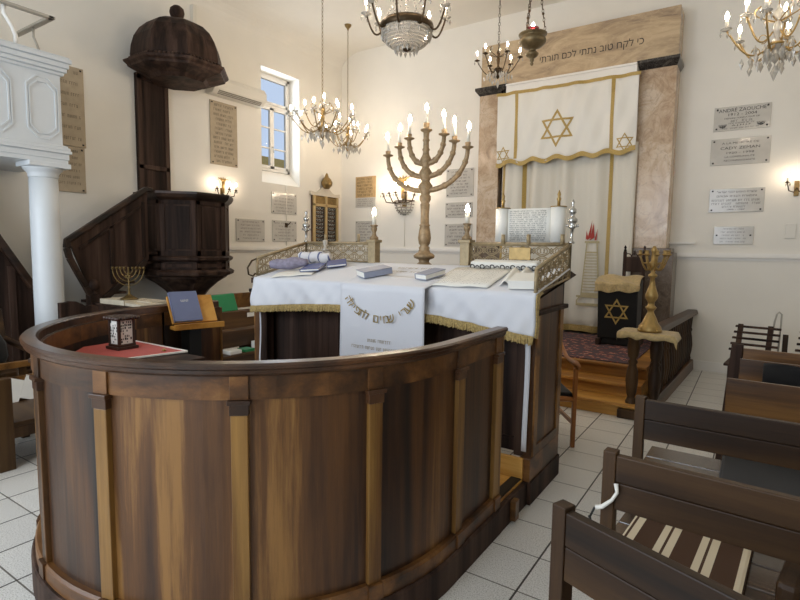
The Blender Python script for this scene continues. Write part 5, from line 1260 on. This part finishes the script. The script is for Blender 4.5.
chain(bk_, .78, ZC-3.75-.06, M_dbrass); MB().lathe([(.01,ZC-3.75-.08),(.05,ZC-3.75-.03),(.06,ZC-3.75-.001)], (0,0,0), 12).build('ceiling_rose', M_dbrass, bk_)
# perpetual lamp
nt2 = thing('sanctuary_lamp', 'hanging bronze sanctuary lamp with a red glass light before the lintel', 'lamp', (-1.98, 5.28, 3.63), local=True)
MB().lathe([(.002,-.19),(.012,-.185),(.018,-.17),(.01,-.155),(.02,-.145),(.022,-.13),(.012,-.125),(.04,-.11),(.062,-.09),(.065,-.075),(.04,-.055),(.03,-.04),(.045,-.03),(.09,-.01),(.125,.02),(.135,.045),(.125,.07),(.11,.085),(.115,.095),(.14,.105),(.14,.112),(.10,.112),(.09,.10)], (0,0,0), 24, caps=False).build('bowl', M_lampb, nt2)
MB().lathe([(.02,.10),(.045,.11),(.055,.14),(.06,.17),(.055,.172),(.04,.13),(.015,.115)], (0,0,0), 16, caps=False).build('red_cup', M_redglass, nt2)
MB().lathe([(.008,.13),(.02,.15),(.024,.175),(.016,.205),(.002,.225)], (0,0,0), 8).build('bulb', M_bulb, nt2)
for k in range(3):
    a = 2*PI*k/3+.45; p0 = Vector((.125*math.cos(a), .125*math.sin(a), .10)); p1 = Vector((.035*math.cos(a), .035*math.sin(a), .68)); m = MB()
    for i in range(14):
        p = p0+(p1-p0)*(i+.5)/14; m.torus((0,0,0), .010, .003, 'y' if i % 2 else 'x', 8, 4, M=Matrix.Translation(p) @ Matrix.Diagonal((1,1,2.0,1)))
    m.ball(p0+(p1-p0)*.35, .014, 5); m.build('chain', M_dbrass, nt2)
MB().lathe([(.03,.66),(.055,.675),(.06,.70),(.03,.73),(.012,.75)], (0,0,0), 14).build('suspension_cap', M_dbrass, nt2)
chain(nt2, .75, ZC-3.63-.03, M_dbrass); MB().lathe([(.01,ZC-3.63-.05),(.04,ZC-3.63-.001)], (0,0,0), 12).build('ceiling_rose', M_dbrass, nt2)
# wall lamps
def sconce(label, loc, n_, s, nd, spread=.22, plume=True):
    """loc on the wall, n_ = direction out of the wall"""
    o = thing('wall_lamp', label, 'lamp', loc, local=True); nx, ny = n_; t = Vector((-ny, nx, 0)); nn = Vector((nx, ny, 0))
    m = MB(); m.box((-.03*s,-.03*s,-.12*s) if nx == 0 else (-.002,-.03*s,-.12*s), (.03*s,.002,.10*s) if nx == 0 else (.03*s,.03*s,.10*s)) if nx == 0 or True else None
    m.build('back_plate', M_brass, o, bevel=.006)
    if plume:
        m = MB(); m.tube([nn*.06*s+Vector((0,0,.0)), nn*.06*s+Vector((0,0,.22*s))], [.02*s,.03*s], 8)
        for k in range(-2, 3): m.tube([nn*.06*s+Vector((0,0,.20*s)), nn*.06*s+t*.03*k*s+Vector((0,0,.27*s)), nn*.06*s+t*.06*k*s+Vector((0,0,(.31-.012*abs(k))*s))], [.012*s,.012*s,.004*s], 5)
        m.build('plume', M_gold, o)
    k_ = nd
    for k in range(k_):
        u = (k-(k_-1)/2)/max(1,(k_-1)/2) if k_ > 1 else 0
        e = nn*(.16+.08*(1-abs(u)))*s+t*spread*u*s+Vector((0,0,.06*s))
        P = [nn*.02, nn*.10*s+t*.3*spread*u*s+Vector((0,0,-.07*s)), nn*.15*s+t*.8*spread*u*s+Vector((0,0,-.05*s)), e]
        ar = MB().tube(P, .008*s, 6).build('arm', M_dbrass, o)
        MB().lathe([(.008,-.008),(.035*s,.004),(.03*s,.008),(.012,.006),(.012,.02)], e, 10).build('drip_pan', M_dbrass, ar)
        bulb_at(ar, e+Vector((0,0,.02)), 1.0*s)
        for j in range(3): w = 2*PI*j/3; drop(o, e+Vector((.03*s*math.cos(w), .03*s*math.sin(w), 0)), False, s)
    return o
w1 = sconce('crystal wall lamp with gilt plume lighting the wall beside the pulpit', (XL+.002, 5.38, 2.42), (1,0), .8, 3)
w2 = sconce('large crystal basket wall lamp on the back wall behind the menorah', (-5.42, YB-.002, 2.52), (0,-1), 1.35, 5, .26)
m = MB()
for i in range(7):
    f_ = i/6*.95; r = .20*math.cos(f_*PI/2)**.8; z = -.05-.24*math.sin(f_*PI/2); n = max(4, int(r*PI/.028))
    for k in range(n+1): a = -PI*k/n; m.ball((r*math.cos(a), r*.75*math.sin(a)-.01, z), .015, 3)
m.build('beaded_basket', M_crystal, w2)
m = MB(); m.torus((0,-.01,-.045), .205, .010, n=16, arc=PI, M=Matrix.Diagonal((1,-.75,1,1)))
for k in range(5): a = -PI*(k+.5)/5; m.tube([(.2*math.cos(a), .15*math.sin(a)-.01, -.05), (.15*math.cos(a), .11*math.sin(a)-.01, -.2), (.02*math.cos(a), .02*math.sin(a)-.01, -.30)], .006, 5)
m.build('basket_frame', M_dbrass, w2)
sconce('candle wall lamp with lit bulb at the right edge by the plaques', (.37, YB-.002, 2.42), (0,-1), .85, 2, .24, False)

# ------------------------------------------------------------------ daylight, camera
w = bpy.data.worlds.new('sky'); bpy.context.scene.world = w; w.use_nodes = True
bgn = w.node_tree.nodes['Background']; bgn.inputs['Color'].default_value = (.60,.73,.94,1); bgn.inputs['Strength'].default_value = .75
def area(name, loc, rot, sx, sy, power, col):
    l = bpy.data.lights.new(name, 'AREA'); l.shape = 'RECTANGLE'; l.size = sx; l.size_y = sy; l.energy = power; l.color = col
    o = bpy.data.objects.new(name, l); C.objects.link(o); o.location = loc; o.rotation_euler = rot
for i, (a, b) in enumerate(WIN):
    area('window_daylight', ((a+b)/2, YF+.02, 2.4), (R(90), 0, 0), b-a, 3.0, (145, 115)[i], (.80,.89,1.0))
area('window_daylight', (XL-.20, 6.65, 3.75), (0, R(-90), 0), 1.5, .7, 12, (.75,.87,1.0))
cam = bpy.data.cameras.new('camera'); co = bpy.data.objects.new('camera', cam); C.objects.link(co)
cam.sensor_fit = 'HORIZONTAL'; cam.sensor_width = 36; cam.lens = 36*529.29/800; cam.clip_start = .02
yaw, pitch, roll = .588373683, .096052275, .0138320929
fw = Vector((-math.sin(yaw)*math.cos(pitch), math.cos(yaw)*math.cos(pitch), -math.sin(pitch)))
rt = Vector((math.cos(yaw), math.sin(yaw), 0)); up = rt.cross(fw)
r2 = rt*math.cos(roll)+up*math.sin(roll); u2 = up*math.cos(roll)-rt*math.sin(roll)
co.matrix_world = Matrix.Translation((0,0,1.6)) @ Matrix(((r2.x,u2.x,-fw.x,0),(r2.y,u2.y,-fw.y,0),(r2.z,u2.z,-fw.z,0),(0,0,0,1)))
S = bpy.context.scene; S.camera = co
S.view_settings.view_transform = 'Standard'; S.view_settings.look = 'None'; S.view_settings.gamma = 1; S.view_settings.use_curve_mapping = False
S.view_settings.exposure = 0.26
S.cycles.caustics_reflective = False; S.cycles.caustics_refractive = False; S.cycles.sample_clamp_indirect = 4.0; S.cycles.use_denoising = True
S.cycles.max_bounces = 8; S.cycles.diffuse_bounces = 4; S.cycles.transparent_max_bounces = 8
GROUPS = {'memorial_plaque':'memorial plaques on the walls','wooden_bench':'wooden benches on the right','crystal_chandelier':'crystal chandeliers','wall_lamp':'crystal wall lamps','prayer_book':'prayer books on the table','hymn_book':'blue booklets on the table','paper_stack':'paper stacks on the low cabinet','name_card':'name cards on the pews','slatted_chair':'slatted chairs by the wall','book_desk':'desks on the right','silver_finial':'silver finials','side_pew':'pews on the left','white_leaflet':'leaflets on the slatted bench','seat_overlay':'bench cushions','shelf_item':'papers on the pew shelf','white_tape':'white tapes at the table front'}
for o in bpy.data.objects:
    b = o.name.split('.')[0]
    if o.parent is None and b in GROUPS and 'label' in o: o['group'] = GROUPS[b]
